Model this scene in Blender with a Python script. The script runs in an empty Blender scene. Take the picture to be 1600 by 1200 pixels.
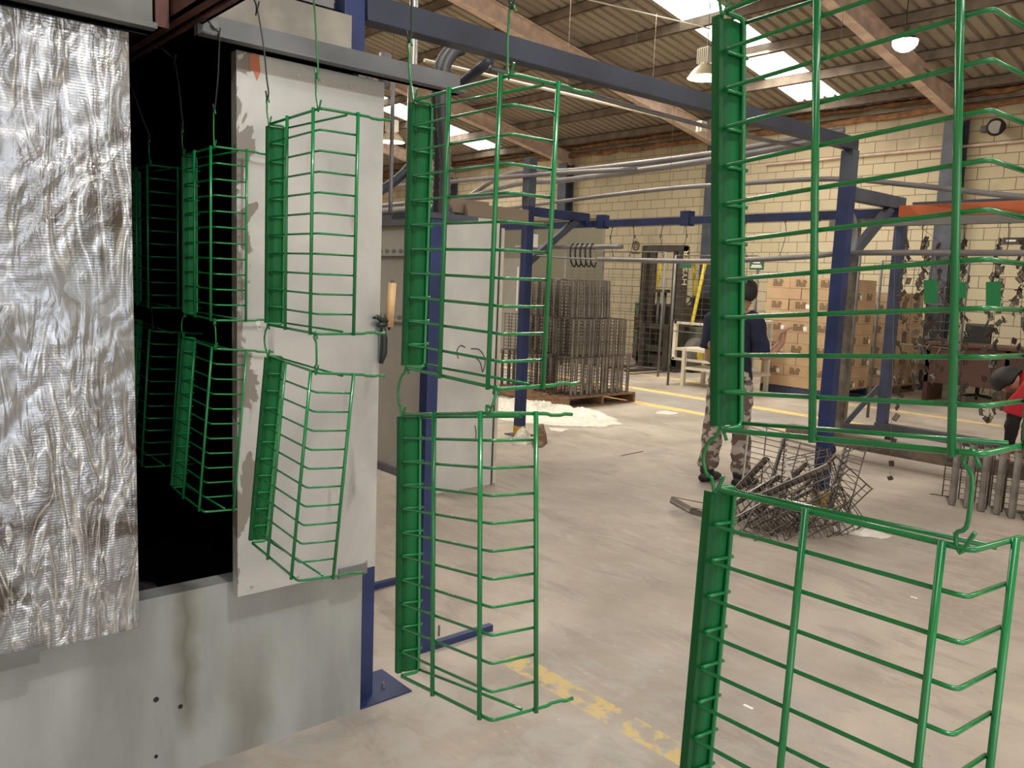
import bpy, bmesh, math, random
from mathutils import Vector, Matrix, Euler, Quaternion
S = bpy.context.scene
COL = S.collection
# ------------------------------------------------------------------ camera
EYE = Vector((0, 0, 1.6)); FPX = 1280.0
yaw, pit, rol = [math.radians(a) for a in (48.995, 7.1345, -2.266)]
fw = Vector((-math.sin(yaw)*math.cos(pit), math.cos(yaw)*math.cos(pit), -math.sin(pit)))
rt0 = Vector((math.cos(yaw), math.sin(yaw), 0)); dn0 = fw.cross(rt0)
RT = rt0*math.cos(rol) + dn0*math.sin(rol); DN = -rt0*math.sin(rol) + dn0*math.cos(rol)
cd = bpy.data.cameras.new('camera'); cam = bpy.data.objects.new('camera', cd); COL.objects.link(cam)
cd.sensor_width = 36; cd.lens = FPX/1600*36; cd.clip_start = .02; cd.clip_end = 200
mw = Matrix((RT, -DN, -fw)).transposed().to_4x4(); mw.translation = EYE
cam.matrix_world = mw; S.camera = cam
# ------------------------------------------------------------------ view / world
S.view_settings.view_transform = 'Standard'; S.view_settings.look = 'None'
S.view_settings.exposure = 0.0; S.view_settings.gamma = 1; S.view_settings.use_curve_mapping = False
S.cycles.use_denoising = True; S.cycles.max_bounces = 8; S.cycles.sample_clamp_indirect = 6
S.cycles.diffuse_bounces = 5; S.cycles.glossy_bounces = 4
W = bpy.data.worlds.new('sky'); S.world = W; W.use_nodes = True
W.node_tree.nodes['Background'].inputs[0].default_value = (.9, .95, 1, 1)
W.node_tree.nodes['Background'].inputs[1].default_value = 1.5
# ------------------------------------------------------------------ daylight
def area(name, loc, size, power, col, target):
    l = bpy.data.lights.new(name, 'AREA'); l.shape = 'RECTANGLE'; l.size, l.size_y = size
    l.energy = power; l.color = col
    o = bpy.data.objects.new(name, l); COL.objects.link(o); o.location = loc
    o.rotation_euler = (Vector(target)-Vector(loc)).to_track_quat('-Z', 'Y').to_euler(); return o
# the open loading door behind and to the right of the camera
area('loading_door_daylight', (4.3, -.5, 2.6), (4.5, 3.6), 55, (.93, .97, 1), (-3, 2.6, .9))
# daylight under the translucent roof strips
SKYX = [(-27.9, -27.0), (-18.3, -17.3), (-8.65, -7.8), (1.0, 1.9)]
SLOPE = .182
def roofz(y): return 5.03 + SLOPE*(15-y)
for i, (a, b) in enumerate(SKYX):
    n = 2
    for j in range(n):
        y = 1.5 + 9.0*j
        lo = area('skylight_daylight', ((a+b)/2, y, roofz(y)-.4), (.8, 8.5), [150, 370, 520, 150][i], (1, .98, .94) if i == 3 else (1, .93, .81), ((a+b)/2, y-.0001, 0))
        lo.rotation_euler = (0, 0, 0)

# ------------------------------------------------------------------ helpers
def tag(o, label=None, cat=None, group=None, kind=None):
    if label: o['label'] = label
    if cat: o['category'] = cat
    if group: o['group'] = group
    if kind: o['kind'] = kind
    return o
def empty(name, loc, label, cat, group=None, rot=None):
    o = bpy.data.objects.new(name, None); COL.objects.link(o); o.location = loc
    if rot is not None: o.rotation_euler = rot
    o.empty_display_size = .1
    return tag(o, label, cat, group)
def children(o): return [c for c in bpy.data.objects if c.parent == o]
def copy_tree(o, parent=None, kids=None):
    c = o.copy(); COL.objects.link(c); c.parent = parent
    for ch in (kids if kids is not None else children(o)): copy_tree(ch, c)
    return c
class MB:
    def __init__(s): s.v = []; s.f = []
    def add(s, vs, fs):
        n = len(s.v); s.v += [tuple(v) for v in vs]; s.f += [tuple(i+n for i in f) for f in fs]; return s
    def box(s, lo, hi):
        (a, b, c), (d, e, g) = lo, hi
        return s.add([(a,b,c),(d,b,c),(d,e,c),(a,e,c),(a,b,g),(d,b,g),(d,e,g),(a,e,g)],
                     [(0,3,2,1),(4,5,6,7),(0,1,5,4),(1,2,6,5),(2,3,7,6),(3,0,4,7)])
    def bar(s, p, q, w, h, up=(0,0,1)):
        p = Vector(p); q = Vector(q); d = (q-p).normalized(); u = Vector(up)
        if abs(d.dot(u)) > .98: u = Vector((0,1,0))
        x = d.cross(u).normalized(); z = x.cross(d); x = x*w/2; z = z*h/2
        vs = [p-x-z, p+x-z, p+x+z, p-x+z, q-x-z, q+x-z, q+x+z, q-x+z]
        return s.add(vs, [(0,1,2,3),(7,6,5,4),(0,4,5,1),(1,5,6,2),(2,6,7,3),(3,7,4,0)])
    def tube(s, pts, r, n=8, closed=False):
        P = [Vector(p) for p in pts]; m = len(P); rs = r if isinstance(r, (list, tuple)) else [r]*m
        T = []
        for i in range(m):
            if closed: t = (P[(i+1)%m]-P[i-1])
            else: t = P[min(i+1,m-1)]-P[max(i-1,0)]
            T.append(t.normalized() if t.length > 1e-9 else Vector((0,0,1)))
        u = Vector((0,0,1)) if abs(T[0].z) < .9 else Vector((1,0,0))
        u = (u-T[0]*u.dot(T[0])).normalized(); vs = []
        for i in range(m):
            if i: u = (u-T[i]*u.dot(T[i])); u = u.normalized() if u.length > 1e-6 else T[i].orthogonal().normalized()
            w = T[i].cross(u)
            for k in range(n):
                a = 2*math.pi*k/n; vs.append(P[i]+(u*math.cos(a)+w*math.sin(a))*rs[i])
        fs = []
        for i in range(m if closed else m-1):
            j = (i+1) % m
            for k in range(n): fs.append((i*n+k, i*n+(k+1)%n, j*n+(k+1)%n, j*n+k))
        if not closed: fs += [tuple(range(n-1,-1,-1)), tuple((m-1)*n+k for k in range(n))]
        return s.add(vs, fs)
    def cyl(s, p, q, r, n=16, r2=None): return s.tube([p, q], [r, r if r2 is None else r2], n)
    def lathe(s, prof, c=(0,0,0), n=24, cap=True):
        m = len(prof); vs = [(c[0]+r*math.cos(2*math.pi*k/n), c[1]+r*math.sin(2*math.pi*k/n), c[2]+z) for r, z in prof for k in range(n)]
        fs = [(i*n+k, i*n+(k+1)%n, (i+1)*n+(k+1)%n, (i+1)*n+k) for i in range(m-1) for k in range(n)]
        if cap: fs += [tuple(range(n-1,-1,-1)), tuple((m-1)*n+k for k in range(n))]
        return s.add(vs, fs)
    def loft(s, rings, n=16):
        # rings: (centre, rx, ry, axis_x, axis_y)
        vs = []
        for c, rx, ry, ax, ay in rings:
            c = Vector(c); ax = Vector(ax).normalized(); ay = Vector(ay).normalized()
            for k in range(n):
                a = 2*math.pi*k/n; vs.append(c+ax*rx*math.cos(a)+ay*ry*math.sin(a))
        m = len(rings)
        fs = [(i*n+k, i*n+(k+1)%n, (i+1)*n+(k+1)%n, (i+1)*n+k) for i in range(m-1) for k in range(n)]
        fs += [tuple(range(n-1,-1,-1)), tuple((m-1)*n+k for k in range(n))]
        return s.add(vs, fs)
    def sheet(s, prof, z0, z1, t=.0012, ax=2):
        # open profile (x,y) extruded in z with thickness t
        P = [Vector((a, b)) for a, b in prof]; N = []
        for i in range(len(P)):
            d = (P[min(i+1,len(P)-1)]-P[max(i-1,0)]).normalized(); N.append(Vector((-d.y, d.x)))
        m = len(P); vs = []
        for z in (z0, z1):
            vs += [(p.x+n.x*t/2, p.y+n.y*t/2, z) for p, n in zip(P, N)]
            vs += [(p.x-n.x*t/2, p.y-n.y*t/2, z) for p, n in zip(P, N)]
        fs = []
        for i in range(m-1):
            fs += [(i, i+1, 2*m+i+1, 2*m+i), (m+i+1, m+i, 3*m+i, 3*m+i+1), (i+1, i, m+i, m+i+1), (2*m+i, 2*m+i+1, 3*m+i+1, 3*m+i)]
        fs += [(0, 2*m, 3*m, m), (m-1, 2*m-1, 4*m-1, 3*m-1)]
        return s.add(vs, fs)
    def xf(s, M): s.v = [tuple(M @ Vector(v)) for v in s.v]; return s
    def build(s, name, m, parent=None, smooth=False, bevel=0, loc=None, label=None, cat=None, group=None, kind=None, abs_=True):
        """abs_: vertices are in world space; re-based onto the object's base (top level) or the parent's location."""
        if parent is not None: off = Vector(parent.location) if abs_ else Vector((0,0,0))
        elif abs_:
            xs = [v[0] for v in s.v]; ys = [v[1] for v in s.v]; zs = [v[2] for v in s.v]
            off = Vector(((min(xs)+max(xs))/2, (min(ys)+max(ys))/2, min(zs)))
        else: off = Vector((0,0,0))
        me = bpy.data.meshes.new(name)
        me.from_pydata([tuple(Vector(v)-off) for v in s.v], [], s.f); me.update()
        bm = bmesh.new(); bm.from_mesh(me); bmesh.ops.recalc_face_normals(bm, faces=bm.faces)
        if bevel: bmesh.ops.bevel(bm, geom=bm.edges[:], offset=bevel, segments=2, affect='EDGES', profile=.6)
        bm.to_mesh(me); bm.free()
        if smooth: me.polygons.foreach_set('use_smooth', [True]*len(me.polygons))
        me.materials.append(m)
        o = bpy.data.objects.new(name, me); COL.objects.link(o)
        if parent is not None: o.parent = parent
        elif abs_: o.location = off
        if loc is not None: o.location = loc
        return tag(o, label, cat, group, kind)
def split_parts(mb, name, m, parent):
    # every disjoint piece becomes a part of its own (all pieces have equal vertex counts)
    n = len(mb.v); fam = list(range(n))
    def root(i):
        while fam[i] != i: fam[i] = fam[fam[i]]; i = fam[i]
        return i
    for f in mb.f:
        for i in f[1:]: fam[root(i)] = root(f[0])
    groups = {}
    for i in range(n): groups.setdefault(root(i), []).append(i)
    for g in groups.values():
        ix = {v: k for k, v in enumerate(g)}; MB().add([mb.v[i] for i in g], [tuple(ix[i] for i in f) for f in mb.f if f[0] in ix]).build(name, m, parent)
def sub(o, part): o.parent = part; return o      # a piece of a part
def roofpt(px, py, off=.19):
    d = RT*((px-800)/FPX) + DN*((py-600)/FPX) + fw; n = Vector((0, SLOPE, 1)); k = 5.03+SLOPE*15-off
    return EYE + d*((k-n.dot(EYE))/n.dot(d))
def bp(px, py, ax, c):
    d = RT*((px-800)/FPX) + DN*((py-600)/FPX) + fw
    return EYE + d*((c-EYE[ax])/d[ax])
def fillet(pts, r, k=4):
    P = [Vector(p) for p in pts]; out = [P[0]]
    for i in range(1, len(P)-1):
        a = (P[i-1]-P[i]); b = (P[i+1]-P[i]); ra = min(r, a.length*.45, b.length*.45)
        a = P[i]+a.normalized()*ra; b = P[i]+b.normalized()*ra
        for j in range(k+1):
            t = j/k; out.append(a*(1-t)**2 + P[i]*2*t*(1-t) + b*t*t)
    return out+[P[-1]]
def spline(pts, k=6):
    P = [Vector(p) for p in pts]; P = [P[0]*2-P[1]] + P + [P[-1]*2-P[-2]]; out = []
    for i in range(1, len(P)-2):
        for j in range(k):
            t = j/k; a, b, c, d = P[i-1:i+3]
            out.append(.5*((2*b)+(c-a)*t+(2*a-5*b+4*c-d)*t*t+(3*b-a-3*c+d)*t**3))
    return out+[P[-2]]
ORD = ['bottom', 'second', 'third', 'fourth', 'fifth', 'sixth', 'seventh', 'eighth', 'ninth', 'top']
# ------------------------------------------------------------------ materials
def mat(name, col, rough=.5, metal=0.0, var=.0, scale=6, bump=0.0, bscale=40, spec=.5, col2=None, stretch=(1,1,1), thr=(.35,.65), detail=5, emit=None, coat=0, rvar=0):
    m = bpy.data.materials.new(name); m.use_nodes = True; nt = m.node_tree; N = nt.nodes; L = nt.links
    b = N['Principled BSDF']; b.inputs['Roughness'].default_value = rough; b.inputs['Metallic'].default_value = metal
    b.inputs['Specular IOR Level'].default_value = spec; b.inputs['Base Color'].default_value = (*col, 1)
    if coat: b.inputs['Coat Weight'].default_value = coat; b.inputs['Coat Roughness'].default_value = .08
    tc = N.new('ShaderNodeTexCoord'); mp = N.new('ShaderNodeMapping'); L.new(tc.outputs['Object'], mp.inputs[0]); mp.inputs['Scale'].default_value = stretch
    if var or col2:
        no = N.new('ShaderNodeTexNoise'); no.inputs['Scale'].default_value = scale; no.inputs['Detail'].default_value = detail; L.new(mp.outputs[0], no.inputs[0])
        mr = N.new('ShaderNodeMapRange'); mr.inputs[1].default_value, mr.inputs[2].default_value = thr; L.new(no.outputs['Fac'], mr.inputs[0])
        mx = N.new('ShaderNodeMix'); mx.data_type = 'RGBA'; L.new(mr.outputs[0], mx.inputs[0])
        mx.inputs[6].default_value = (*[c*(1-var) for c in col], 1)
        mx.inputs[7].default_value = (*(col2 or [min(1, c*(1+var)) for c in col]), 1)
        L.new(mx.outputs[2], b.inputs['Base Color'])
        if rvar:
            m2 = N.new('ShaderNodeMapRange'); L.new(no.outputs['Fac'], m2.inputs[0]); m2.inputs[1].default_value = .3; m2.inputs[2].default_value = .7
            m2.inputs[3].default_value = rough-rvar; m2.inputs[4].default_value = rough+rvar; L.new(m2.outputs[0], b.inputs['Roughness'])
    if bump:
        n2 = N.new('ShaderNodeTexNoise'); n2.inputs['Scale'].default_value = bscale; n2.inputs['Detail'].default_value = 4; L.new(mp.outputs[0], n2.inputs[0])
        bu = N.new('ShaderNodeBump'); bu.inputs['Strength'].default_value = bump; bu.inputs['Distance'].default_value = .01; L.new(n2.outputs['Fac'], bu.inputs['Height']); L.new(bu.outputs[0], b.inputs['Normal'])
    if emit: b.inputs['Emission Color'].default_value = (*emit[0], 1); b.inputs['Emission Strength'].default_value = emit[1]
    return m
GREEN = mat('green_powder_coat', (.006, .20, .055), .25, 0, .12, 3, 0, 200, coat=.5)
GREENP = mat('green_coated_sheet', (.004, .105, .03), .45, 0, .3, 30, .03, 60, stretch=(1,1,.06), spec=.3)
STEEL = mat('raw_wire_steel', (.12, .10, .085), .45, .6, .3, 12, rvar=.1)
PLATE = mat('raw_plate_steel', (.27, .25, .23), .42, .6, .25, 8, .05, 40, rvar=.12)
GALV = mat('galvanised_sheet', (.38, .395, .395), .5, .3, .15, 6, .05, 120, rvar=.1, stretch=(1,1,.3), thr=(.3,.62))
GALVD = mat('dull_grey_sheet', (.20, .20, .195), .6, .3, .2, 3, .05, 60)
BEAMM = mat('faded_beam_paint', (.026, .032, .056), .45, 0, .3, 2)
BLUE = mat('blue_frame_paint', (.018, .032, .105), .42, .0, .25, 5, .04, 60)
BLUED = mat('dusty_blue_grey_paint', (.065, .074, .10), .5, .1, .25, 4, .05, 50)
ORANGE = mat('orange_beam_paint', (.52, .13, .05), .5, 0, .15, 5)
YEL = mat('yellow_paint', (.62, .38, .03), .6, 0, .3, 12)
RUST = mat('rust_brown_steel', (.095, .038, .03), .65, .1, .4, 9, .1, 60)
PINK = mat('dusty_red_primer', (.68, .53, .45), .7, 0, .18, 5)
PURL = mat('roof_channel_steel', (.20, .16, .125), .7, 0, .25, 4)
ROOF = mat('corrugated_roof_steel', (.37, .32, .26), .55, .1, .08, .6)
BLACK = mat('black_rubber', (.015, .015, .016), .5)
UNLIT = mat('unlit_black_interior', (.006, .006, .006), .9, spec=.05)  # near-black colour stands in for the darkness inside the booth
GREYP = mat('beige_grey_panel', (.27, .26, .235), .6, 0, .08, 2)
GREYG = mat('olive_grey_panel', (.17, .16, .12), .6, 0, .08, 1)
WHITEP = mat('white_enamel_panel', (.63, .63, .60), .35, 0, .08, 4)
WPAINT = mat('white_painted_steel', (.62, .58, .48), .5, 0, .1, 5)
PIPE = mat('grey_conveyor_tube', (.20, .19, .195), .45, .25, .15, 4)
CHROME = mat('bright_steel', (.6, .6, .6), .25, .9)
CARD = mat('corrugated_cardboard', (.50, .34, .205), .8, 0, .07, 4)
INK = mat('dark_box_print', (.10, .065, .04), .8)
STICK = mat('white_sticker', (.85, .85, .82), .6)
WOOD = mat('pallet_wood', (.25, .145, .08), .75, 0, .3, 8, stretch=(1,6,6))
PALB = mat('blue_pallet', (.03, .045, .10), .6, 0, .2, 5)
DARK = mat('dark_machine_paint', (.045, .04, .035), .45, .2, .3, 6)
WOODT = mat('light_turned_wood', (.62, .40, .20), .5, 0, .15, 10, stretch=(6,6,1))
TOOLB = mat('black_green_plastic', (.012, .022, .02), .4)
SKIN = mat('skin', (.42, .22, .14), .5, 0, .06, 8)
HAIR = mat('black_hair', (.012, .010, .009), .5, bump=.5, bscale=120)
NAVY = mat('navy_shirt_cotton', (.010, .014, .040), .85, 0, .2, 5, .15, 14)
REDC = mat('red_shirt_cotton', (.42, .008, .022), .8, 0, .15, 6, .15, 14)
SLEEVE = mat('black_sleeve', (.008, .008, .009), .8)
CAMO = mat('camouflage_trousers', (.13, .095, .08), .85, 0, 0, 11, .2, 14, col2=(.42, .36, .31), thr=(.50, .53), detail=2, stretch=(1,1,1.6))
JEAN = mat('dark_work_trousers', (.03, .035, .05), .85)
SHOEW = mat('white_shoe', (.65, .63, .6), .5)
SHOEB = mat('black_boot', (.018, .017, .017), .5)
PLASTIC = mat('crumpled_white_plastic', (.72, .68, .60), .45, 0, .12, 18, .35, 45, spec=.6)
TAN = mat('tan_box_top', (.25, .19, .14), .7)
COUNTER = mat('dark_red_brown_counter', (.07, .028, .02), .5)
BINS = mat('green_steel_bin', (.10, .17, .10), .6, 0, .15, 4)
BINB = mat('brown_steel_bin', (.13, .06, .04), .6, 0, .15, 4)
TAGG = mat('flat_green_tag', (.01, .17, .05), .5)
FLY = mat('forklift_yellow', (.62, .48, .03), .45)
SIGNG = mat('sign_green', (.02, .10, .05), .6)
LAMPR = mat('lamp_reflector', (.42, .36, .24), .4, 0)
BULB = mat('glowing_bulb', (1, 1, 1), .4, emit=((1, .92, .75), 14))
LED = mat('led_face', (1, 1, 1), .4, emit=((.88, 1, .96), 22))
SKYL = mat('translucent_roof_panel', (.8, .8, .75), .6, emit=((1, .97, .88), 3.2))
HOSE = mat('grey_corrugated_hose', (.085, .085, .09), .5, .1)
FOAM = mat('orange_sealing_foam', (.30, .15, .075), .8, 0, .4, 7, .6, 20)
LETTER = mat('cream_letter', (.75, .70, .42), .5)

def ground_metal():
    m = mat('ground_aluminium', (.5, .5, .5), .3, .85); nt = m.node_tree; N = nt.nodes; L = nt.links; b = N['Principled BSDF']
    tc = N.new('ShaderNodeTexCoord')
    def mp(sc):
        n = N.new('ShaderNodeMapping'); n.inputs['Scale'].default_value = sc; L.new(tc.outputs['Object'], n.inputs[0]); return n.outputs[0]
    def noise(v, s, d=5, dist=0, r=.55):
        n = N.new('ShaderNodeTexNoise'); n.inputs['Scale'].default_value = s; n.inputs['Detail'].default_value = d; n.inputs['Distortion'].default_value = dist; n.inputs['Roughness'].default_value = r
        L.new(v, n.inputs[0]); return n.outputs['Fac']
    def math_(op, a, b_, clamp=False):
        n = N.new('ShaderNodeMath'); n.operation = op; n.use_clamp = clamp
        for i, x in enumerate((a, b_)):
            if isinstance(x, (int, float)): n.inputs[i].default_value = x
            else: L.new(x, n.inputs[i])
        return n.outputs[0]
    def rng(v, a, b_, c=0, d=1):
        n = N.new('ShaderNodeMapRange'); L.new(v, n.inputs[0])
        for i, x in enumerate((a, b_, c, d)): n.inputs[i+1].default_value = x
        return n.outputs[0]
    # grinder swathes: tall arched strokes, each with fine ripples
    strokes = noise(mp((1, 5.2, 1.1)), 3.2, 2, 1.3)
    ridges = math_('ABSOLUTE', math_('SUBTRACT', strokes, .5), 0)
    ridge = rng(ridges, 0, .05, 1, 0)
    rip = N.new('ShaderNodeTexWave'); rip.bands_direction = 'Z'; rip.inputs['Scale'].default_value = 42; rip.inputs['Distortion'].default_value = 2.5; L.new(mp((1,1,1)), rip.inputs[0])
    blot = noise(mp((1,1,1)), 5, 8, .8, .65); fine = noise(mp((1,1.3,.8)), 13, 5, 1.8, .55)
    big = noise(mp((1,1,1)), 2.6, 3, .6)
    zone = rng(big, .42, .56)
    f1 = math_('MULTIPLY', ridge, zone)
    darkb = rng(blot, .52, .64)
    col = N.new('ShaderNodeMix'); col.data_type = 'RGBA'; L.new(darkb, col.inputs[0]); col.inputs[6].default_value = (.42, .43, .46, 1); col.inputs[7].default_value = (.17, .155, .145, 1)
    c2 = N.new('ShaderNodeMix'); c2.data_type = 'RGBA'; L.new(math_('MULTIPLY', f1, .8), c2.inputs[0]); L.new(col.outputs[2], c2.inputs[6]); c2.inputs[7].default_value = (.92, .93, .95, 1)
    L.new(c2.outputs[2], b.inputs['Base Color'])
    L.new(rng(fine, .3, .7, .22, .5), b.inputs['Roughness'])
    zone2 = rng(noise(mp((1,1,1)), 2.4, 3, .6), .40, .58, .06, 1)
    hgt = math_('ADD', math_('MULTIPLY', zone2, math_('ADD', math_('MULTIPLY', strokes, 1.6), math_('MULTIPLY', fine, .6))), math_('MULTIPLY', math_('MULTIPLY', rip.outputs['Fac'], .025), zone))
    bu = N.new('ShaderNodeBump'); bu.inputs['Strength'].default_value = .5; bu.inputs['Distance'].default_value = .03; L.new(hgt, bu.inputs['Height']); L.new(bu.outputs[0], b.inputs['Normal'])
    return m
GROUND = ground_metal()
def worn_panel():
    m = mat('stained_galvanised_panel', (.5,.5,.48), .42, .45); nt = m.node_tree; N = nt.nodes; L = nt.links; b = N['Principled BSDF']
    tc = N.new('ShaderNodeTexCoord')
    def noise(s, d, dist=0, st=(1,1,1)):
        mp = N.new('ShaderNodeMapping'); mp.inputs['Scale'].default_value = st; L.new(tc.outputs['Object'], mp.inputs[0])
        n = N.new('ShaderNodeTexNoise'); n.inputs['Scale'].default_value = s; n.inputs['Detail'].default_value = d; n.inputs['Distortion'].default_value = dist; L.new(mp.outputs[0], n.inputs[0]); return n.outputs['Fac']
    def rng(v, a, c): n = N.new('ShaderNodeMapRange'); L.new(v, n.inputs[0]); n.inputs[1].default_value = a; n.inputs[2].default_value = c; return n.outputs[0]
    def mix(f, a, c):
        n = N.new('ShaderNodeMix'); n.data_type = 'RGBA'; L.new(f, n.inputs[0])
        for i, x in ((6, a), (7, c)):
            if isinstance(x, tuple): n.inputs[i].default_value = (*x, 1)
            else: L.new(x, n.inputs[i])
        return n.outputs[2]
    base = mix(rng(noise(3, 4, .6), .35, .65), (.46, .47, .475), (.62, .63, .63))
    base = mix(rng(noise(5, 6, .3, (1,2,.5)), .62, .78), base, (.25, .25, .25))
    # bare patch with a jagged edge near the opening-side edge
    sp = N.new('ShaderNodeSeparateXYZ'); L.new(tc.outputs['Object'], sp.inputs[0])
    ed = N.new('ShaderNodeMapRange'); L.new(sp.outputs['Y'], ed.inputs[0]); ed.inputs[1].default_value = -.25; ed.inputs[2].default_value = -.05; ed.inputs[3].default_value = .17; ed.inputs[4].default_value = -.2
    ad = N.new('ShaderNodeMath'); ad.operation = 'ADD'; L.new(noise(7, 6, .5, (1,1,.8)), ad.inputs[0]); L.new(ed.outputs[0], ad.inputs[1])
    base = mix(rng(ad.outputs[0], .585, .595), base, (.27, .25, .23))
    L.new(base, b.inputs['Base Color']); return m
WORN = worn_panel()
def streaked_sheet():  # galvanised sheet with two vertical darker streaks mixed into its colour
    m = GALV.copy(); m.name = 'dark_streaked_sheet'; nt = m.node_tree; N = nt.nodes; L = nt.links; b = N['Principled BSDF']
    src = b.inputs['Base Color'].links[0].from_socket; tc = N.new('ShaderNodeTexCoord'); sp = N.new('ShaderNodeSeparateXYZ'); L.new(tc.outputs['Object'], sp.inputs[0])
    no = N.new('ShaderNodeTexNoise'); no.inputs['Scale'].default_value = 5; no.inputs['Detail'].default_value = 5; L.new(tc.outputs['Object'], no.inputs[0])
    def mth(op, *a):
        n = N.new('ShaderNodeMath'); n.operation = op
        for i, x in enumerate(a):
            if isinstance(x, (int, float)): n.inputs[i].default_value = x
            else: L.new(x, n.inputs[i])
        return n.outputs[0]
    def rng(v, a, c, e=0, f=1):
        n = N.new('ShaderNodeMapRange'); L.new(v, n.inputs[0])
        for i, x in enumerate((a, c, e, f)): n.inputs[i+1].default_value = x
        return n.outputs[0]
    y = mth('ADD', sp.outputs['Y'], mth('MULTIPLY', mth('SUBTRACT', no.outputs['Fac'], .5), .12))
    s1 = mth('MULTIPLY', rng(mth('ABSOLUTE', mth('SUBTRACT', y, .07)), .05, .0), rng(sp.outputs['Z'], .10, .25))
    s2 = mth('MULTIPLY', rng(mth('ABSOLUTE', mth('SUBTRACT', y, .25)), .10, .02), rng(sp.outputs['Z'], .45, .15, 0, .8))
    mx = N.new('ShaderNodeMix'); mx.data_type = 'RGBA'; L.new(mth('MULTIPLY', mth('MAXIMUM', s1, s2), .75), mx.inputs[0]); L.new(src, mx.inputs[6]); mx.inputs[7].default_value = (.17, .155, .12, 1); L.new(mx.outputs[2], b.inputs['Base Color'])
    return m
def floor_mat():
    m = bpy.data.materials.new('worn_concrete_floor'); m.use_nodes = True; nt = m.node_tree; N = nt.nodes; L = nt.links; b = N['Principled BSDF']
    tc = N.new('ShaderNodeTexCoord'); sp = N.new('ShaderNodeSeparateXYZ'); L.new(tc.outputs['Object'], sp.inputs[0])
    def noise(s, d, dist=0, st=(1,1,1)):
        mp = N.new('ShaderNodeMapping'); mp.inputs['Scale'].default_value = st; L.new(tc.outputs['Object'], mp.inputs[0])
        n = N.new('ShaderNodeTexNoise'); n.inputs['Scale'].default_value = s; n.inputs['Detail'].default_value = d; n.inputs['Distortion'].default_value = dist; n.inputs['Roughness'].default_value = .6; L.new(mp.outputs[0], n.inputs[0]); return n.outputs['Fac']
    def rng(v, a, c, e=0, f=1):
        n = N.new('ShaderNodeMapRange'); L.new(v, n.inputs[0])
        for i, x in enumerate((a, c, e, f)): n.inputs[i+1].default_value = x
        return n.outputs[0]
    def mth(op, *a):
        n = N.new('ShaderNodeMath'); n.operation = op
        for i, x in enumerate(a):
            if isinstance(x, (int, float)): n.inputs[i].default_value = x
            else: L.new(x, n.inputs[i])
        return n.outputs[0]
    def mix(f, a, c):
        n = N.new('ShaderNodeMix'); n.data_type = 'RGBA'; L.new(f, n.inputs[0])
        for i, x in ((6, a), (7, c)):
            if isinstance(x, tuple): n.inputs[i].default_value = (*x, 1)
            else: L.new(x, n.inputs[i])
        return n.outputs[2]
    def band(y, w):  # 1 inside |Y-y|<w
        return mth('LESS_THAN', mth('ABSOLUTE', mth('SUBTRACT', mth('ADD', sp.outputs['Y'], mth('MULTIPLY', mth('SUBTRACT', noise(1.5, 2), .5), .05)), y)), w)
    c = mix(rng(noise(.9, 7, .6), .38, .64), (.33, .275, .228), (.50, .43, .365))
    c = mix(rng(noise(3.5, 8, .8, (.5,1.3,1)), .54, .70, 0, .85), c, (.26, .215, .18))
    c = mix(rng(noise(9, 9, 1.2, (.4,1.5,1)), .50, .70, 0, .6), c, (.47, .43, .38))
    c = mix(rng(noise(40, 3), .68, .74, 0, .6), c, (.60, .57, .52))
    c = mix(rng(noise(30, 4), .30, .24, 0, .6), c, (.17, .15, .13))
    c = mix(mth('MULTIPLY', rng(noise(22, 6), .60, .72), .5), c, (.52, .49, .44))
    c = mix(mth('MULTIPLY', rng(noise(.5, 3, 1, (1, .3, 1)), .5, .6), .35), c, (.22, .19, .165))
    # spilled powder near the booth: grey-white with blue flecks
    near = mth('MULTIPLY', rng(sp.outputs['Y'], 3.4, 1.6), rng(sp.outputs['X'], -2.9, -2.2))
    c = mix(mth('MULTIPLY', near, rng(noise(6, 9, .5), .45, .6, 0, .65)), c, (.42, .41, .39))
    c = mix(mth('MULTIPLY', near, rng(noise(3.5, 7, .6, (1,1.3,1)), .57, .66, 0, .45)), c, (.20, .27, .33))
    # grey painted aisle between the lines, and the yellow lines
    ais = mth('MULTIPLY', mth('GREATER_THAN', sp.outputs['Y'], 8.75), mth('LESS_THAN', sp.outputs['Y'], 9.9))
    c = mix(mth('MULTIPLY', ais, .55), c, (.27, .26, .25))
    worn = rng(noise(9, 6, .3), .66, .56)
    yl = mth('MAXIMUM', mth('MAXIMUM', band(8.72, .105), band(9.93, .105)), mth('MULTIPLY', band(11.62, .09), .75))
    c = mix(mth('MULTIPLY', yl, worn), c, (.78, .56, .20))
    w2 = mth('MULTIPLY', mth('MULTIPLY', band(2.22, .06), rng(noise(11, 8, .3), .46, .54)), mth('GREATER_THAN', sp.outputs['X'], -2.5))
    c = mix(mth('MULTIPLY', w2, .9), c, (.58, .43, .17))
    L.new(c, b.inputs['Base Color'])
    L.new(rng(noise(2, 5), .3, .7, .42, .7), b.inputs['Roughness']); b.inputs['Specular IOR Level'].default_value = .4
    bu = N.new('ShaderNodeBump'); bu.inputs['Strength'].default_value = .15; bu.inputs['Distance'].default_value = .01; L.new(noise(14, 6), bu.inputs['Height']); L.new(bu.outputs[0], b.inputs['Normal'])
    return m
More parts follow.
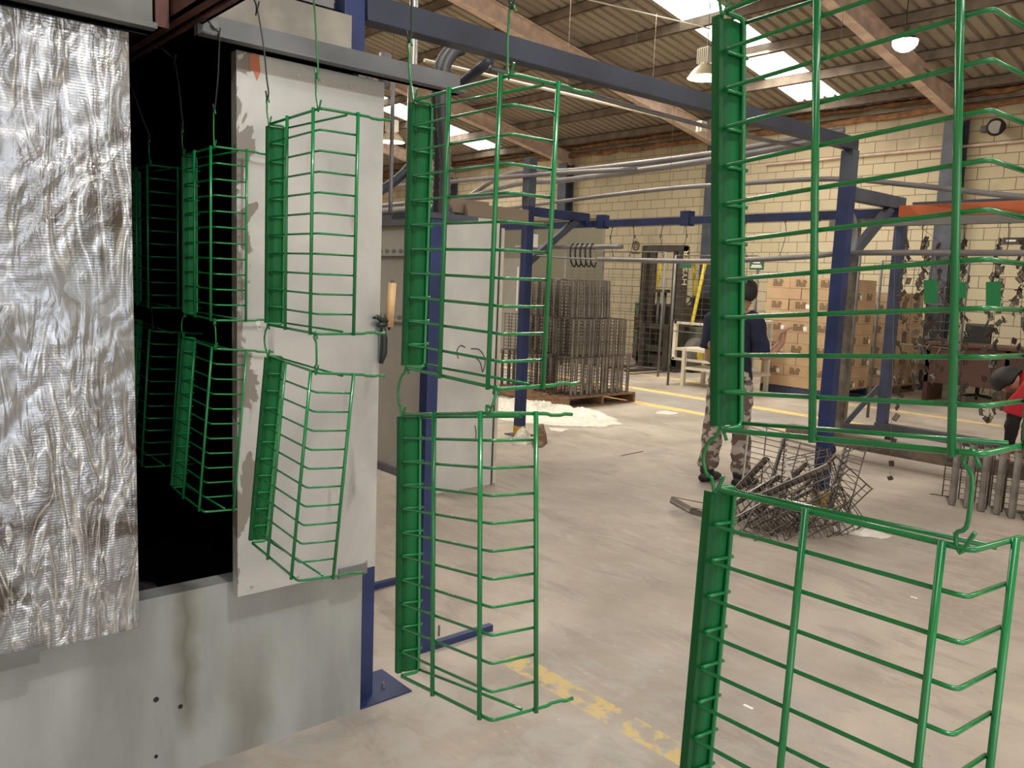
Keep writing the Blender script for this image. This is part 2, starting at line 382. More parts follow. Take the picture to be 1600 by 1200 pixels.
def block_wall():
    m = bpy.data.materials.new('cream_painted_block_wall'); m.use_nodes = True; nt = m.node_tree; N = nt.nodes; L = nt.links; b = N['Principled BSDF']
    tc = N.new('ShaderNodeTexCoord'); sp = N.new('ShaderNodeSeparateXYZ'); cb = N.new('ShaderNodeCombineXYZ')
    L.new(tc.outputs['Object'], sp.inputs[0])
    ad = N.new('ShaderNodeMath'); ad.operation = 'ADD'; L.new(sp.outputs['X'], ad.inputs[0]); L.new(sp.outputs['Y'], ad.inputs[1])
    L.new(ad.outputs[0], cb.inputs[0]); L.new(sp.outputs['Z'], cb.inputs[1])
    no = N.new('ShaderNodeTexNoise'); no.inputs['Scale'].default_value = 6; no.inputs['Detail'].default_value = 4; L.new(tc.outputs['Object'], no.inputs[0])
    vm = N.new('ShaderNodeVectorMath'); vm.operation = 'MULTIPLY_ADD'; L.new(no.outputs['Color'], vm.inputs[0]); vm.inputs[1].default_value = (.014,)*3; L.new(cb.outputs[0], vm.inputs[2])
    br = N.new('ShaderNodeTexBrick'); L.new(vm.outputs[0], br.inputs[0]); br.inputs['Scale'].default_value = 1
    br.inputs['Brick Width'].default_value = .4; br.inputs['Row Height'].default_value = .2; br.inputs['Mortar Size'].default_value = .007; br.inputs['Mortar Smooth'].default_value = .25; br.inputs['Bias'].default_value = -.2
    br.inputs['Color1'].default_value = (.60, .52, .36, 1); br.inputs['Color2'].default_value = (.55, .47, .325, 1); br.inputs['Mortar'].default_value = (.20, .15, .10, 1)
    n2 = N.new('ShaderNodeTexNoise'); n2.inputs['Scale'].default_value = 1.3; n2.inputs['Detail'].default_value = 7; L.new(tc.outputs['Object'], n2.inputs[0])
    # dirt grows toward the eaves
    mr = N.new('ShaderNodeMapRange'); L.new(sp.outputs['Z'], mr.inputs[0]); mr.inputs[1].default_value = 3.7; mr.inputs[2].default_value = 4.9; mr.inputs[3].default_value = -.08; mr.inputs[4].default_value = .2
    a2 = N.new('ShaderNodeMath'); a2.operation = 'ADD'; L.new(n2.outputs['Fac'], a2.inputs[0]); L.new(mr.outputs[0], a2.inputs[1])
    r2 = N.new('ShaderNodeMapRange'); L.new(a2.outputs[0], r2.inputs[0]); r2.inputs[1].default_value = .52; r2.inputs[2].default_value = .72; r2.inputs[4].default_value = .6
    mx = N.new('ShaderNodeMix'); mx.data_type = 'RGBA'; L.new(r2.outputs[0], mx.inputs[0]); L.new(br.outputs['Color'], mx.inputs[6]); mx.inputs[7].default_value = (.30, .25, .19, 1)
    L.new(mx.outputs[2], b.inputs['Base Color']); b.inputs['Roughness'].default_value = .85
    bu = N.new('ShaderNodeBump'); bu.inputs['Strength'].default_value = .4; bu.inputs['Distance'].default_value = .01; L.new(br.outputs['Fac'], bu.inputs['Height']); bu.invert = True; L.new(bu.outputs[0], b.inputs['Normal'])
    return m
FLOOR = floor_mat(); WALL = block_wall()

# ------------------------------------------------------------------ the building
X0, X1, Y0, Y1 = -32., 4.6, -3.2, 15.
def struct(name, mb, m, **k): return mb.build(name, m, kind='structure', abs_=False, **k)
struct('floor', MB().box((X0, Y0, -.2), (X1, Y1, 0)), FLOOR)
struct('wall_back', MB().box((X0, Y1, 0), (X1, Y1+.2, 5.0)), WALL)
struct('wall_left', MB().box((X0-.2, Y0, 0), (X0, Y1, 8.6)), WALL)
struct('wall_front', MB().box((X0, Y0-.2, 0), (X1, Y0, 8.6)), WALL)
# right wall with the open loading door
w = MB(); w.box((X1, Y0, 0), (X1+.2, -2.8, 8.6)); w.box((X1, 1.9, 0), (X1+.2, Y1, 8.6)); w.box((X1, -2.8, 4.4), (X1+.2, 1.9, 8.6)); struct('wall_right', w, WALL)
# roof: corrugated sheets, with translucent strips left open between them
def corrug(x0, x1, y0, y1, dz=0):
    mb = MB(); prof = []; x = x0; p = .2
    while x < x1-1e-6:
        for dx, h in ((0, 0), (.10, 0), (.115, .045), (.165, .045), (.18, 0)):
            if x+dx <= x1: prof.append((x+dx, h))
        x += p
    prof.append((x1, 0)); n = len(prof); vs = []
    for y in (y0, y1): vs += [(a, y, roofz(y)+h+dz) for a, h in prof]
    for y in (y0, y1): vs += [(a, y, roofz(y)+h+dz+.01) for a, h in prof]
    fs = []
    for i in range(n-1): fs += [(i, i+1, n+i+1, n+i), (2*n+i, 3*n+i, 3*n+i+1, 2*n+i+1)]
    return mb.add(vs, fs)
segs = []; a = X0-.3
for s0, s1 in SKYX: segs.append((a, s0)); a = s1
segs.append((a, X1+.3))
ce = MB()
for s0, s1 in segs: ce.add(*(lambda q: (q.v, q.f))(corrug(s0, s1, Y0-.3, Y1+.3)))
for s0, s1 in SKYX: ce.add(*(lambda q: (q.v, q.f))(corrug(s0, s1, 14.35, Y1+.3)))
struct('ceiling', ce, ROOF)
for i, (s0, s1) in enumerate(SKYX):
    struct('window_%d' % (i+1), corrug(s0, s1, Y0-.3, 14.35, .005), SKYL)
tn = [0]
def trim(mb, m): tn[0] += 1; return struct('trim_%d' % tn[0], mb, m)
pm = []
y = 14.45
while y > Y0:                                                       # purlins: lipped channels along the wall direction
    z = roofz(y); mb = MB(); mb.box((X0, y-.03, z-.17), (X1, y-.022, z-.01)); mb.box((X0, y-.03, z-.17), (X1, y+.035, z-.162)); mb.box((X0, y-.03, z-.02), (X1, y+.035, z-.012)); mb.box((X0, y+.028, z-.17), (X1, y+.035, z-.145)); trim(mb, PURL); y -= 1.22
for xr in (-30, -25.1, -20.2, -15.3, -10.75, -5.95, -1.1, 3.6):     # rafters: deep I-beams
    mb = MB(); d = .30; ys, ye = Y1-.02, Y0
    for (dx, z0_, z1_) in ((.01, -d-.16, -.16), (.085, -d-.175, -d-.155), (.085, -.19, -.17)):
        mb.add([(xr-dx, ys, roofz(ys)+z0_), (xr+dx, ys, roofz(ys)+z0_), (xr+dx, ye, roofz(ye)+z0_), (xr-dx, ye, roofz(ye)+z0_),
                (xr-dx, ys, roofz(ys)+z1_), (xr+dx, ys, roofz(ys)+z1_), (xr+dx, ye, roofz(ye)+z1_), (xr-dx, ye, roofz(ye)+z1_)],
               [(0,3,2,1),(4,5,6,7),(0,1,5,4),(1,2,6,5),(2,3,7,6),(3,0,4,7)])
    trim(mb, PINK)
    mb = MB(); mb.box((xr-.15, 14.7, 0), (xr+.15, 14.715, roofz(14.8)-.45)); mb.box((xr-.15, 14.96, 0), (xr+.15, 14.975, roofz(15)-.45)); mb.box((xr-.008, 14.715, 0), (xr+.008, 14.96, roofz(15)-.45)); trim(mb, BLUED)
# eaves: orange foam seal, long conduit
random.seed(4)
mb = MB(); pts = [(X0+.4*i, 14.93, 4.80+random.uniform(-.03, .03)) for i in range(int((X1-X0)/.4))]; mb.tube(pts, [random.uniform(.03, .07) for _ in pts], 7); trim(mb, FOAM)
mb = MB(); pts = [(X0+.3*i, 14.9, 4.98+random.uniform(-.02, .03)) for i in range(int((X1-X0)/.3))]; mb.tube(pts, [random.uniform(.02, .06) for _ in pts], 6); trim(mb, FOAM)
mb = MB(); mb.bar((X0, 14.9, 4.88), (X1, 14.9, 4.88), .06, .06); trim(mb, PURL)
mb = MB(); mb.tube([(-9.6, 14.93, 4.15), (X1, 14.93, 4.15)], .025, 8); trim(mb, PINK)

# ------------------------------------------------------------------ the coating booth
bo = empty('coating_booth', (-3.4, .8, 0), 'grey sheet metal coating booth with a tall dark opening, at the left', 'booth')
mb = MB(); mb.box((-2.53, -1.2, 0), (-2.5, 1.49, .590)); mb.box((-2.58, -1.2, .590), (-2.499, 1.49, .602)); mb.build('lower_panel', streaked_sheet(), bo)
mb = MB(); mb.box((-4.6, 1.46, 0), (-2.53, 1.49, 2.32)); mb.box((-6.2, -1.2, 2.45), (-2.52, 1.36, 2.75)); mb.build('side_panel', GALVD, bo)
mb = MB(); mb.box((-2.46, -1.2, 2.235), (-2.42, .76, 2.9)); mb.box((-2.47, -1.2, 2.235), (-2.38, .76, 2.25)); mb.build('left_fascia', mat('dark_grey_sheet', (.13, .13, .125), .6, .2, .3, 4), bo)
mb = MB(); mb.box((-2.47, .905, 2.30), (-2.43, 1.375, 2.42)); mb.build('right_fascia', mat('beige_grey_fascia', (.24, .225, .195), .6, .1, .25, 6), bo)
mb = MB(); mb.box((-2.43, .875, 2.245), (-2.40, 1.79, 2.31)); mb.box((-2.43, .875, 2.245), (-2.36, 1.79, 2.25)); mb.build('lintel_channel', mat('worn_grey_channel', (.15, .155, .165), .5, .3, .25, 3), bo, label='grey blue steel channel over the opening')
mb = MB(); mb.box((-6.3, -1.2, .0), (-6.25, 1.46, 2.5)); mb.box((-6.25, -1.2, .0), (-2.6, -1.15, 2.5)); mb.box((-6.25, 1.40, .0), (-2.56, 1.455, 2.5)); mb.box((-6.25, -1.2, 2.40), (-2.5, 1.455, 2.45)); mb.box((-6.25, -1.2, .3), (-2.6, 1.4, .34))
mb.build('interior_lining', UNLIT, bo, label='lining coloured near-black for the unlit interior')
mb = MB(); mb.add([(-3.1, .2, .34), (-2.7, .2, .34), (-2.7, .95, .34), (-3.1, .95, .34), (-3.1, .2, .8), (-3.05, .2, .8), (-3.05, .95, .42), (-3.1, .95, .42)], [(0,3,2,1),(4,5,6,7),(0,1,5,4),(1,2,6,5),(2,3,7,6),(3,0,4,7)]); mb.build('inner_hopper', mat('dark_hopper', (.03,.03,.03), .6), bo)
mb = MB(); mb.box((-2.66, 1.49, .0), (-2.57, 1.585, 2.2)); mb.box((-2.72, 1.49, 0), (-2.5, 1.72, .006)); mb.build('corner_post', BLUE, bo, label='blue corner post with floor plate')
mb = MB()
for yy in (-.6, -.2, .2, .45): mb.cyl((-2.5, yy, .57), (-2.494, yy, .57), .006)
for yy in (1.05, 1.2, 1.4): mb.cyl((-2.5, yy, .575), (-2.494, yy, .575), .006)
mb.cyl((-2.4, .92, 2.285), (-2.393, .92, 2.285), .011); mb.cyl((-2.42, -.1, 2.3), (-2.41, -.1, 2.3), .011)
split_parts(mb,'screw_head',GALVD,bo)
mb = MB()
for (px, py, r) in ((244, 1093, .0085), (282, 1104, .0075), (244, 1182, .006)):
    p = bp(px, py, 0, -2.4985); mb.cyl(p, p+Vector((.0008, 0, 0)), r, 10)
split_parts(mb,'drilled_hole',BLACK,bo)
# sliding panels hang in front of the opening
p1 = empty('sliding_panel', (-2.4, 0, .56), 'shiny sliding metal panel covered in grinder marks, left of the opening', 'panel')
mb = MB(); mb.box((-2.45, -1.0, .55), (-2.425, .70, 2.222)); mb.build('metal_sheet', GROUND, p1, bevel=.002)
mb = MB(); mb.box((-2.43, -1.0, .52), (-2.42, .44, .565)); mb.build('lower_bracket', GALVD, p1)
mb = MB()
for yy in (.40, .50, .62, .2, 0): mb.cyl((-2.425, yy, 2.195), (-2.418, yy, 2.195), .007, 12)
for yy in (.38, .53, .63): mb.cyl((-2.425, yy, .58), (-2.421, yy, .58), .004, 10)
split_parts(mb,'rivet',CHROME,p1)
p2 = empty('sliding_panel', (-2.4, 1.23, .585), 'dull stained grey sliding metal panel right of the dark opening', 'panel')
mb = MB(); mb.box((-2.465, .995, .575), (-2.425, 1.498, 2.238)); mb.build('metal_sheet', WORN, p2, bevel=.002)
mb = MB(); mb.box((-2.43, 1.35, .56), (-2.416, 1.46, .595)); mb.build('guide_bracket', GALVD, p2)
mb = MB()
for yy in (1.19, 1.27, 1.37): mb.cyl((-2.425, yy, 2.20), (-2.421, yy, 2.20), .006, 12)
for yy in (1.04, 1.2, 1.46): mb.cyl((-2.425, yy, .60), (-2.421, yy, .60), .005, 12)
split_parts(mb,'rivet',CHROME,p2)
mb = MB(); cx = [bp(x, y, 0, -2.4235) for x, y in ((390, 84), (405, 86), (407, 112), (402, 126), (396, 110), (390, 108))]; mb.add(cx+[p-Vector((.001,0,0)) for p in cx], [(0,1,2,3,4,5),(6,7,8,9,10,11)]); mb.build('orange_paint_mark', mat('orange_smear', (.55,.18,.10), .6), p2, label='orange red paint smear')
def text(body, size, loc, xdir, ydir, m, name, parent, depth=.0006):
    cu = bpy.data.curves.new(name, 'FONT'); cu.body = body; cu.size = size; cu.extrude = depth; cu.align_x = 'CENTER'; cu.align_y = 'CENTER'
    t = bpy.data.objects.new(name, cu); COL.objects.link(t); dg = bpy.context.evaluated_depsgraph_get(); me = bpy.data.meshes.new_from_object(t.evaluated_get(dg)); bpy.data.objects.remove(t)
    me.name = name; me.materials.clear(); me.materials.append(m)
    o = bpy.data.objects.new(name, me); COL.objects.link(o)
    x = Vector(xdir).normalized(); y_ = Vector(ydir).normalized(); z = x.cross(y_)
    R = Matrix((x, y_, z)).transposed().to_4x4(); R.translation = Vector(loc)-(Vector(parent.location) if parent else Vector((0,0,0)))
    o.parent = parent; o.matrix_local = R; return o
pp = bp(405, 508, 0, -2.424); text('DR', .022, pp, (0, -.3, 1), (0, -1, -.3), STICK, 'chalk_letters', p2)

# conveyor rail above, running into the booth
rl = empty('conveyor_rail', (-2, .85, 2.28), 'rust brown steel conveyor rail running into the dark opening', 'rail')
mb = MB(); mb.box((-6.2, .81, 2.28), (1.4, .82, 2.40)); mb.box((-6.2, .81, 2.39), (1.4, .89, 2.40)); mb.box((-6.2, .81, 2.28), (1.4, .845, 2.287)); mb.box((-6.2, .88, 2.28), (1.4, .89, 2.40)); mb.box((-6.2, .865, 2.28), (1.4, .89, 2.287)); mb.build('channel', RUST, rl)
mb = MB()
for xx in (-2.43, -.5, 1.2): mb.box((xx-.03, .78, 2.4), (xx+.03, .92, 2.46)); mb.cyl((xx, .85, 2.46), (xx, .85, roofz(.85)-.1), .008)
mb.build('hanger', RUST, rl)
# bracket plates that carry it at the opening
mb = MB(); mb.box((-2.42, .765, 2.25), (-2.41, .80, 2.42)); mb.build('mounting_plate', RUST, rl)
# ------------------------------------------------------------------ baskets
BW, BS, BPL, BA, BB, BE, BL = .2981, .0882, .0403, .1262, .2727, .1636, .5
def basket_proto(name, wire, plate, fine=True, rs=1.0):
    root = bpy.data.objects.new(name, None); COL.objects.link(root); root.empty_display_size = .1
    n = 8 if fine else 5; rb, rr, re_ = .0043*rs, .0026*rs, .0033*rs
    prof = [(-.013, -.004), (-.002, -.0045), (-.0025, .003), (-.007, .008), (-.007, .011), (-.004, .015), (-.0035, .022), (-.004, BPL+.001)]
    MB().sheet(prof, .004, BL-.004, .0016).build('side_panel', plate, root, abs_=False)
    tip = [(BW, BE-.045, 0), (BW, BE-.038, .0025), (BW, BE-.014, .0025), (BW, BE-.006, 0), (BW, BE+.012, .001)]
    f = fillet([(p[0], p[1], p[2]) for p in reversed(tip)] + [(BW, 0, 0), (0, 0, 0), (0, BPL, 0), (0, BPL, BL), (0, 0, BL), (BW, 0, BL)] + [(p[0], p[1], BL-p[2]) for p in tip], .010, 4)
    MB().tube(f, re_, n).build('frame_wire', wire, root, smooth=True, abs_=False)
    off = -(rb+rr)*.9
    for x, yy in ((BA, off), (BB, off)):
        MB().tube([(x, yy, -.004), (x, yy, BL+.004)], rb, n).build('upright_rod', wire, root, smooth=True, abs_=False)
    MB().tube([(BW-off, BS, -.004), (BW-off, BS, BL+.004)], rb, n).build('upright_rod', wire, root, smooth=True, abs_=False)
    rung = MB().tube(fillet([(0, BPL+.008, 0), (0, 0, 0), (BW, 0, 0), (BW, BS+.004, 0)], .009, 3), rr, n)
    if fine:
        o0 = rung.build('cross_wire', wire, root, smooth=True, abs_=False, loc=(0, 0, BL/11))
        for i in range(2, 11):
            c = o0.copy(); COL.objects.link(c); c.parent = root; c.location = (0, 0, BL/11*i)
    else:
        g = MB()
        for i in range(1, 11): g.add([(v[0], v[1], v[2]+BL/11*i) for v in rung.v], rung.f)
        g.build('cross_wires', wire, root, smooth=True, abs_=False)
    for z in (.005, BL-.005):
        MB().tube([(0, BPL, z), (BW-.002, BS*.72, z)], rr*1.05, n).build('brace_wire', wire, root, smooth=True, abs_=False)
    return root
POSE = {
 'R1': ((-0.0115, -0.087, -0.0387), (-0.5761, 0.8417, 1.4307), 'large green coated wire basket closest to the viewer, upper one at the right'),
 'R2': ((-0.0614, -0.0232, -0.0351), (-0.5653, 0.8084, 0.8577), 'green coated wire basket at lower right, cut by the bottom edge of the picture'),
 'M1': ((0.0024, 0.0112, -0.0436), (-1.3248, 0.8798, 1.4261), 'green coated wire basket hung in front of the white cabinet panel, upper one'),
 'M2': ((-0.0793, -0.1582, -0.0638), (-1.2478, 0.8309, 0.8427), 'green coated wire basket hung low in mid picture over bare concrete floor'),
 'L1': ((-0.0019, 0.0073, -0.0515), (-2.0073, 0.9053, 1.4652), 'upper green wire basket in front of the dull stained sliding panel'),
 'L2': ((-0.0734, 0.0381, -0.0422), (-2.0314, 0.8717, 0.8848), 'lower green wire basket leaning in front of the dull stained sliding panel'),
 'B1': ((-0.0017, 0.0137, -0.0411), (-2.7082, 0.9367, 1.4551), 'upper green wire basket just inside the dark booth opening'),
 'B2': ((-0.0704, 0.0372, -0.0142), (-2.728, 0.8979, 0.8786), 'lower green wire basket just inside the dark booth opening'),
 'C1': ((-0.0024, 0.0195, -0.0332), (-3.3819, 0.9628, 1.4612), 'upper green basket deepest in the dark booth, beside the grinder marked panel'),
 'C2': ((-0.0488, 0.0762, -0.0289), (-3.3698, 0.9259, 0.8982), 'lower green basket deepest in the dark booth, beside the grinder marked panel')}
gp = basket_proto('wire_basket', GREEN, GREENP); gk = children(gp); BM = {}
for i, (k, (rv, loc, lab)) in enumerate(POSE.items()):
    o = gp if i == 0 else copy_tree(gp, None, gk)
    r = Vector(rv); q = Quaternion(r.normalized(), r.length); o.rotation_mode = 'XYZ'; o.rotation_euler = q.to_euler(); o.location = loc
    tag(o, lab, 'basket', 'green baskets on the conveyor')
    Mx = q.to_matrix().to_4x4(); Mx.translation = Vector(loc); BM[k] = Mx
# wire hooks
HOOKD = mat('coated_dark_hook_wire', (.035, .05, .04), .4, .4)
def hook(T, B, m, label, bow=(0,0,0), r=.0021, curl=1, group='wire hooks'):
    T = Vector(T); B = Vector(B); mid = (T+B)/2+Vector(bow); c = .009*curl
    pts = [T+Vector((c, 0, -.012)), T+Vector((0, 0, .004)), T+Vector((-.006*curl, 0, -.01)), T.lerp(mid, .45)+Vector(bow)*.25, mid, mid.lerp(B, .55)+Vector(bow)*.25,
           B+Vector((-.006*curl, 0, .012)), B+Vector((0, -.001, -.005)), B+Vector((c*.8, 0, .010)), B+Vector((c*1.2, 0, .018))]
    return MB().tube(spline(pts, 3), r, 6).build('wire_hook', m, smooth=True, label=label, cat='hook', group=group)
def at(k, key, top): x = {'c': 0, 'n': BB+.015}[key]; return BM[k] @ Vector((x, 0, BL if top else 0))
NM = {'R': 'nearest basket pair', 'M': 'middle basket pair', 'L': 'pair before the stained panel', 'B': 'pair just inside the opening', 'C': 'deepest basket pair'}
for p in 'RMLBC':
    g = GREEN if p in 'RM' else (HOOKD if p == 'C' else GREEN)
    for key, sd in (('c', 'plate side'), ('n', 'open side')):
        a = at(p+'1', key, 0); b = at(p+'2', key, 1); bw = (-.022, 0, 0) if key == 'c' else (0.004, 0, 0)
        hook(a, b, g, 'short hook between upper and lower basket, %s, %s' % (sd, NM[p]), bow=bw, r=.0024)
JO = {'R1c': [], 'R1n': [], 'M1c': [(640, 62)], 'M1n': [(800, 8)], 'L1c': [(418, 153), (402, 15)], 'L1n': [(495, 118)], 'B1c': [(285, 201), (273, 95)], 'B1n': [(335, 172), (342, 55)], 'C1n': [(233, 217)], 'C1c': []}
for k, js in JO.items():
    P = at(k[:2], k[2], 1); pts = [P]
    if not js: js_ = [Vector((P.x-.012, P.y, P.z+.10))]
    else: js_ = [bp(px, py, 1, P.y-.01*i) for i, (px, py) in enumerate(js)]
    pts += js_; pts.append(Vector((js_[-1].x-.005, .87, 2.285)))
    sd = 'plate side' if k[2] == 'c' else 'open side'
    pos = ['lowest', 'second', 'third', 'fourth']
    for i in range(len(pts)-1):
        m = GREEN if (i == 0 or (k == 'L1n')) else HOOKD
        if (pts[i+1]-pts[i]).length < .03: continue
        hook(pts[i+1], pts[i], m, '%s wire hook above the %s, %s' % (pos[i], NM[k[0]], sd), bow=(-.008 if i == 0 else .012, 0, 0), r=.0021, curl=-1 if i % 2 else 1)
NTH = ['first', 'second', 'third', 'fourth', 'fifth', 'sixth', 'seventh', 'eighth', 'ninth', 'tenth', 'eleventh', 'twelfth']
# ------------------------------------------------------------------ frame and pipework around the booth
def parts(items, name, m, parent, **k):
    for mb in items: mb.build(name, m, parent, **k)
ob = empty('overhead_beam', (-2.9, 3.5, 2.5), 'long blue steel beam running from the booth top to the yellow-footed post at the right', 'beam')
MB().bar((-2.50, 1.45, 2.475), (-2.97, 5.70, 2.655), .07, .085).build('main_tube', BEAMM, ob, bevel=.003)
MB().box((-2.545, 1.375, 2.312), (-2.475, 1.45, 2.75)).build('end_post', BLUE, ob, bevel=.003)
mb = MB(); mb.tube(spline([(-2.62, 2.1, 2.43), (-2.75, 3.2, 2.46), (-2.88, 4.3, 2.50), (-2.97, 5.2, 2.56)], 6), .012, 6); mb.build('conduit', PIPE, ob, smooth=True)
MB().box((-2.86, 3.85, 2.49), (-2.80, 3.95, 2.53)).build('junction_box', GALVD, ob)
def post(x, y, label, foot, name='conveyor_post'):
    e = empty(name, (x, y, 0), label, 'post')
    MB().box((x-.045, y-.045, foot), (x+.045, y+.045, 2.36)).build('upright', BLUE, e, bevel=.004)
    MB().box((x-.047, y-.047, 0), (x+.047, y+.047, foot)).build('painted_foot', YEL, e, bevel=.004, label='yellow painted foot')
    MB().box((x-.11, y-.11, 0), (x+.11, y+.11, .012)).build('base_plate', BLUED, e)
    MB().box((x-.04, y+.04, 2.27), (x+.04, y+.86, 2.36)).build('arm', BLUED if x > -4 else BLUE, e, bevel=.003)
    MB().bar((x, y+.70, 2.28), (x, y+.03, 1.80), .07, .05, (1,0,0)).build('brace', BLUED, e, bevel=.003)
    return e
e1 = post(-2.97, 5.66, 'tall blue post with yellow foot beside the pile of raw baskets', .16)
MB().box((-3.015, 5.615, 2.36), (-2.925, 5.705, 2.61)).build('upper_section', BLUED, e1, bevel=.003)
mb = MB(); mb.tube(spline([(-2.99, 5.72, 2.25), (-2.96, 5.80, 2.1), (-2.96, 5.80, 1.92), (-2.98, 5.72, 1.8)], 6), .02, 6); mb.build('strap', GALVD, e1, smooth=True)
e2 = post(-6.34, 5.64, 'tall blue post with yellow foot between white cabinet panel and basket pallet', .10)
MB().box((-6.39, 5.59, 2.36), (-6.29, 5.69, 2.84)).build('upper_section', BLUED, e2, bevel=.003)
mb = MB(); mb.box((-6.20, 5.60, 1.95), (-6.198, 5.66, 2.08)); mb.build('paper_tag', STICK, e2, label='white paper tag')
mb = MB(); mb.box((-6.41, 5.585, 1.30), (-6.39, 5.588, 1.75)); mb.build('notice', STICK, e2, label='narrow white notice')
cb = empty('conveyor_beam', (-4, 6.45, 2.2), 'long horizontal blue conveyor beam carrying dangling hooks, before the block wall', 'beam')
MB().box((-8.4, 6.40, 2.205), (-2.93, 6.47, 2.275)).build('main_tube', BLUE, cb, bevel=.003)
for x in (-4.95, -6.05): MB().box((x-.05, 6.385, 2.19), (x+.05, 6.485, 2.33)).build('clamp', BLUE, cb, bevel=.003)
ob2 = empty('conveyor_beam', (-1, 6.45, 2.2), 'orange conveyor beam at the right, butted to the blue one', 'beam')
MB().box((-2.92, 6.38, 2.205), (2.6, 6.46, 2.29)).build('main_tube', ORANGE, ob2, bevel=.004)
MB().box((-2.86, 6.47, 2.27), (2.6, 6.52, 2.32)).build('rear_channel', BLUED, ob2, label='dark blue grey channel behind')
for x in (1.2, 2.5): MB().box((x-.04, 6.38, 0), (x+.04, 6.46, 2.205)).build('upright', BLUE, ob2)
# conveyor tubes
def pipe(pts, r, label, m=PIPE, name='conveyor_tube', k=6, n=8, cat='pipe', **kw):
    return MB().tube(spline(pts, k), r, n).build(name, m, smooth=True, label=label, cat=cat, **kw)
pipe([(-5.45, 5.76, 1.84), (-4.2, 5.75, 1.83), (-3.3, 5.74, 1.87), (-2.9, 5.76, 1.90), (-1.6, 5.8, 1.90), (.5, 5.9, 1.9), (1.2, 6.36, 1.9)], .020, 'low grey tube at mid height crossing behind both posts, holding the green tags')
pipe([(-5.45, 5.76, 1.84), (-5.9, 5.76, 1.85), (-6.26, 5.70, 1.87)], .009, 'thin rod extending the low grey tube to the left post', name='steel_rod')
pipe([(-6.9, 5.98, 1.97), (-5.85, 5.98, 1.97), (-5.35, 5.98, 1.97)], .022, 'short capped grey tube stub beside the left blue post')
pipe([(-9.6, 6.2, 2.3), (-7.72, 6.2, 2.41), (-5.36, 6.2, 2.51), (-4.27, 6.2, 2.515), (-3.39, 6.2, 2.50), (-2.73, 6.2, 2.41), (-2.0, 6.2, 2.29), (-.6, 6.2, 2.1), (1.2, 6.37, 1.95)], .020, 'curved grey tube arching over the blue conveyor beam')
pipe([(-12, 8.2, 2.2), (-9.6, 7.2, 2.65), (-8.3, 7.0, 2.97), (-7.05, 7.0, 2.93), (-5.07, 7.0, 2.95), (-3.75, 7.0, 3.03)], .032, 'upper one of two long grey overhead tubes near the block wall')
pipe([(-12, 7.6, 2.5), (-8.4, 6.95, 2.80), (-7.05, 6.95, 2.82), (-5.07, 6.95, 2.88), (-3.75, 6.95, 2.97)], .034, 'lower one of two long grey overhead tubes near the block wall')
pipe([(-9.2, 3.62, 2.12), (-7.4, 3.62, 2.12), (-4.95, 3.62, 2.12)], .03, 'grey pipe lying low above the grey cabinet')
pipe([(-9, 3.85, 2.07), (-7.7, 4.5, 2.3), (-6.33, 5.58, 2.48)], .025, 'slanting pale pipe above the grey cabinet')
pipe([(-10, 5.55, 2.72), (-6.34, 5.58, 2.66), (-4.9, 5.6, 2.62)], .022, 'upper slanting pipe behind the flexible hose')
for x, y, z, n_ in ((-6.2, 6.98, 2.9, 'left'), (-3.85, 7.0, 2.99, 'right'), (-5.0, 6.2, 2.5, 'middle')):
    pipe([(x, y, z), (x, y, roofz(y)-.15)], .002, 'thin %s hanger wire rising from overhead tubes to the roof' % n_, m=PURL, name='hanger_wire', k=1, n=5, cat='wire')
a, b = bp(663, 94, 0, -8), bp(1092, 196, 0, -8)
lr = empty('hanging_rod', tuple(a), 'long straight pale rod under the roof ending in a small white box', 'rod')
MB().tube([a, b], .02, 8).build('rod', WPAINT, lr); MB().box(tuple(b-Vector((.05, 0, .09))), tuple(b+Vector((.05, .14, .07)))).build('end_box', WPAINT, lr)
for yy in (6.2, 7.7, 9.4): MB().tube([(-8, yy, 4.06), (-8, yy, roofz(yy)-.15)], .002, 5).build('hanger', PURL, lr)
a, b = roofpt(880, -10), roofpt(1110, 45); pipe([a, b], .012, 'thin pale diagonal rod near the roof strip', m=WPAINT, name='steel_rod', k=1)
a, b = roofpt(1290, 20), roofpt(1480, 128); pipe([a, b], .018, 'thin grey conduit beside the roof beam at upper right', name='conduit', k=1)
# pipework right above the cabinet, seen past the booth corner
pipe([(-3.2, 2.12, 1.9), (-3.2, 2.12, 2.8), (-3.2, 2.12, 4.0)], .020, 'vertical bright pipe rising behind the blue overhead beam', m=CHROME, name='riser_pipe', k=2)
pipe([(-2.9, 1.83, 1.86), (-2.9, 1.83, 1.9), (-2.9, 1.83, 2.45)], .0085, 'thin vertical grey pipe just right of the stained panel', name='riser_pipe', k=2)
fit = empty('pipe_fitting', (-2.75, 1.66, 2.33), 'cluster of small grey pipe fittings under the blue beam', 'fitting')
MB().tube(fillet([(-2.9, 1.55, 2.42), (-2.9, 1.72, 2.42), (-2.9, 1.72, 2.30)], .03), .018, 8).build('elbow_pipe', PIPE, fit, smooth=True)
MB().tube(fillet([(-2.9, 1.55, 2.36), (-2.9, 1.66, 2.36), (-2.9, 1.66, 2.28)], .03), .014, 8).build('elbow_pipe', PIPE, fit, smooth=True)
MB().cyl((-2.9, 1.79, 2.34), (-2.9, 1.79, 2.47), .024).build('coupling', PIPE, fit, smooth=True)
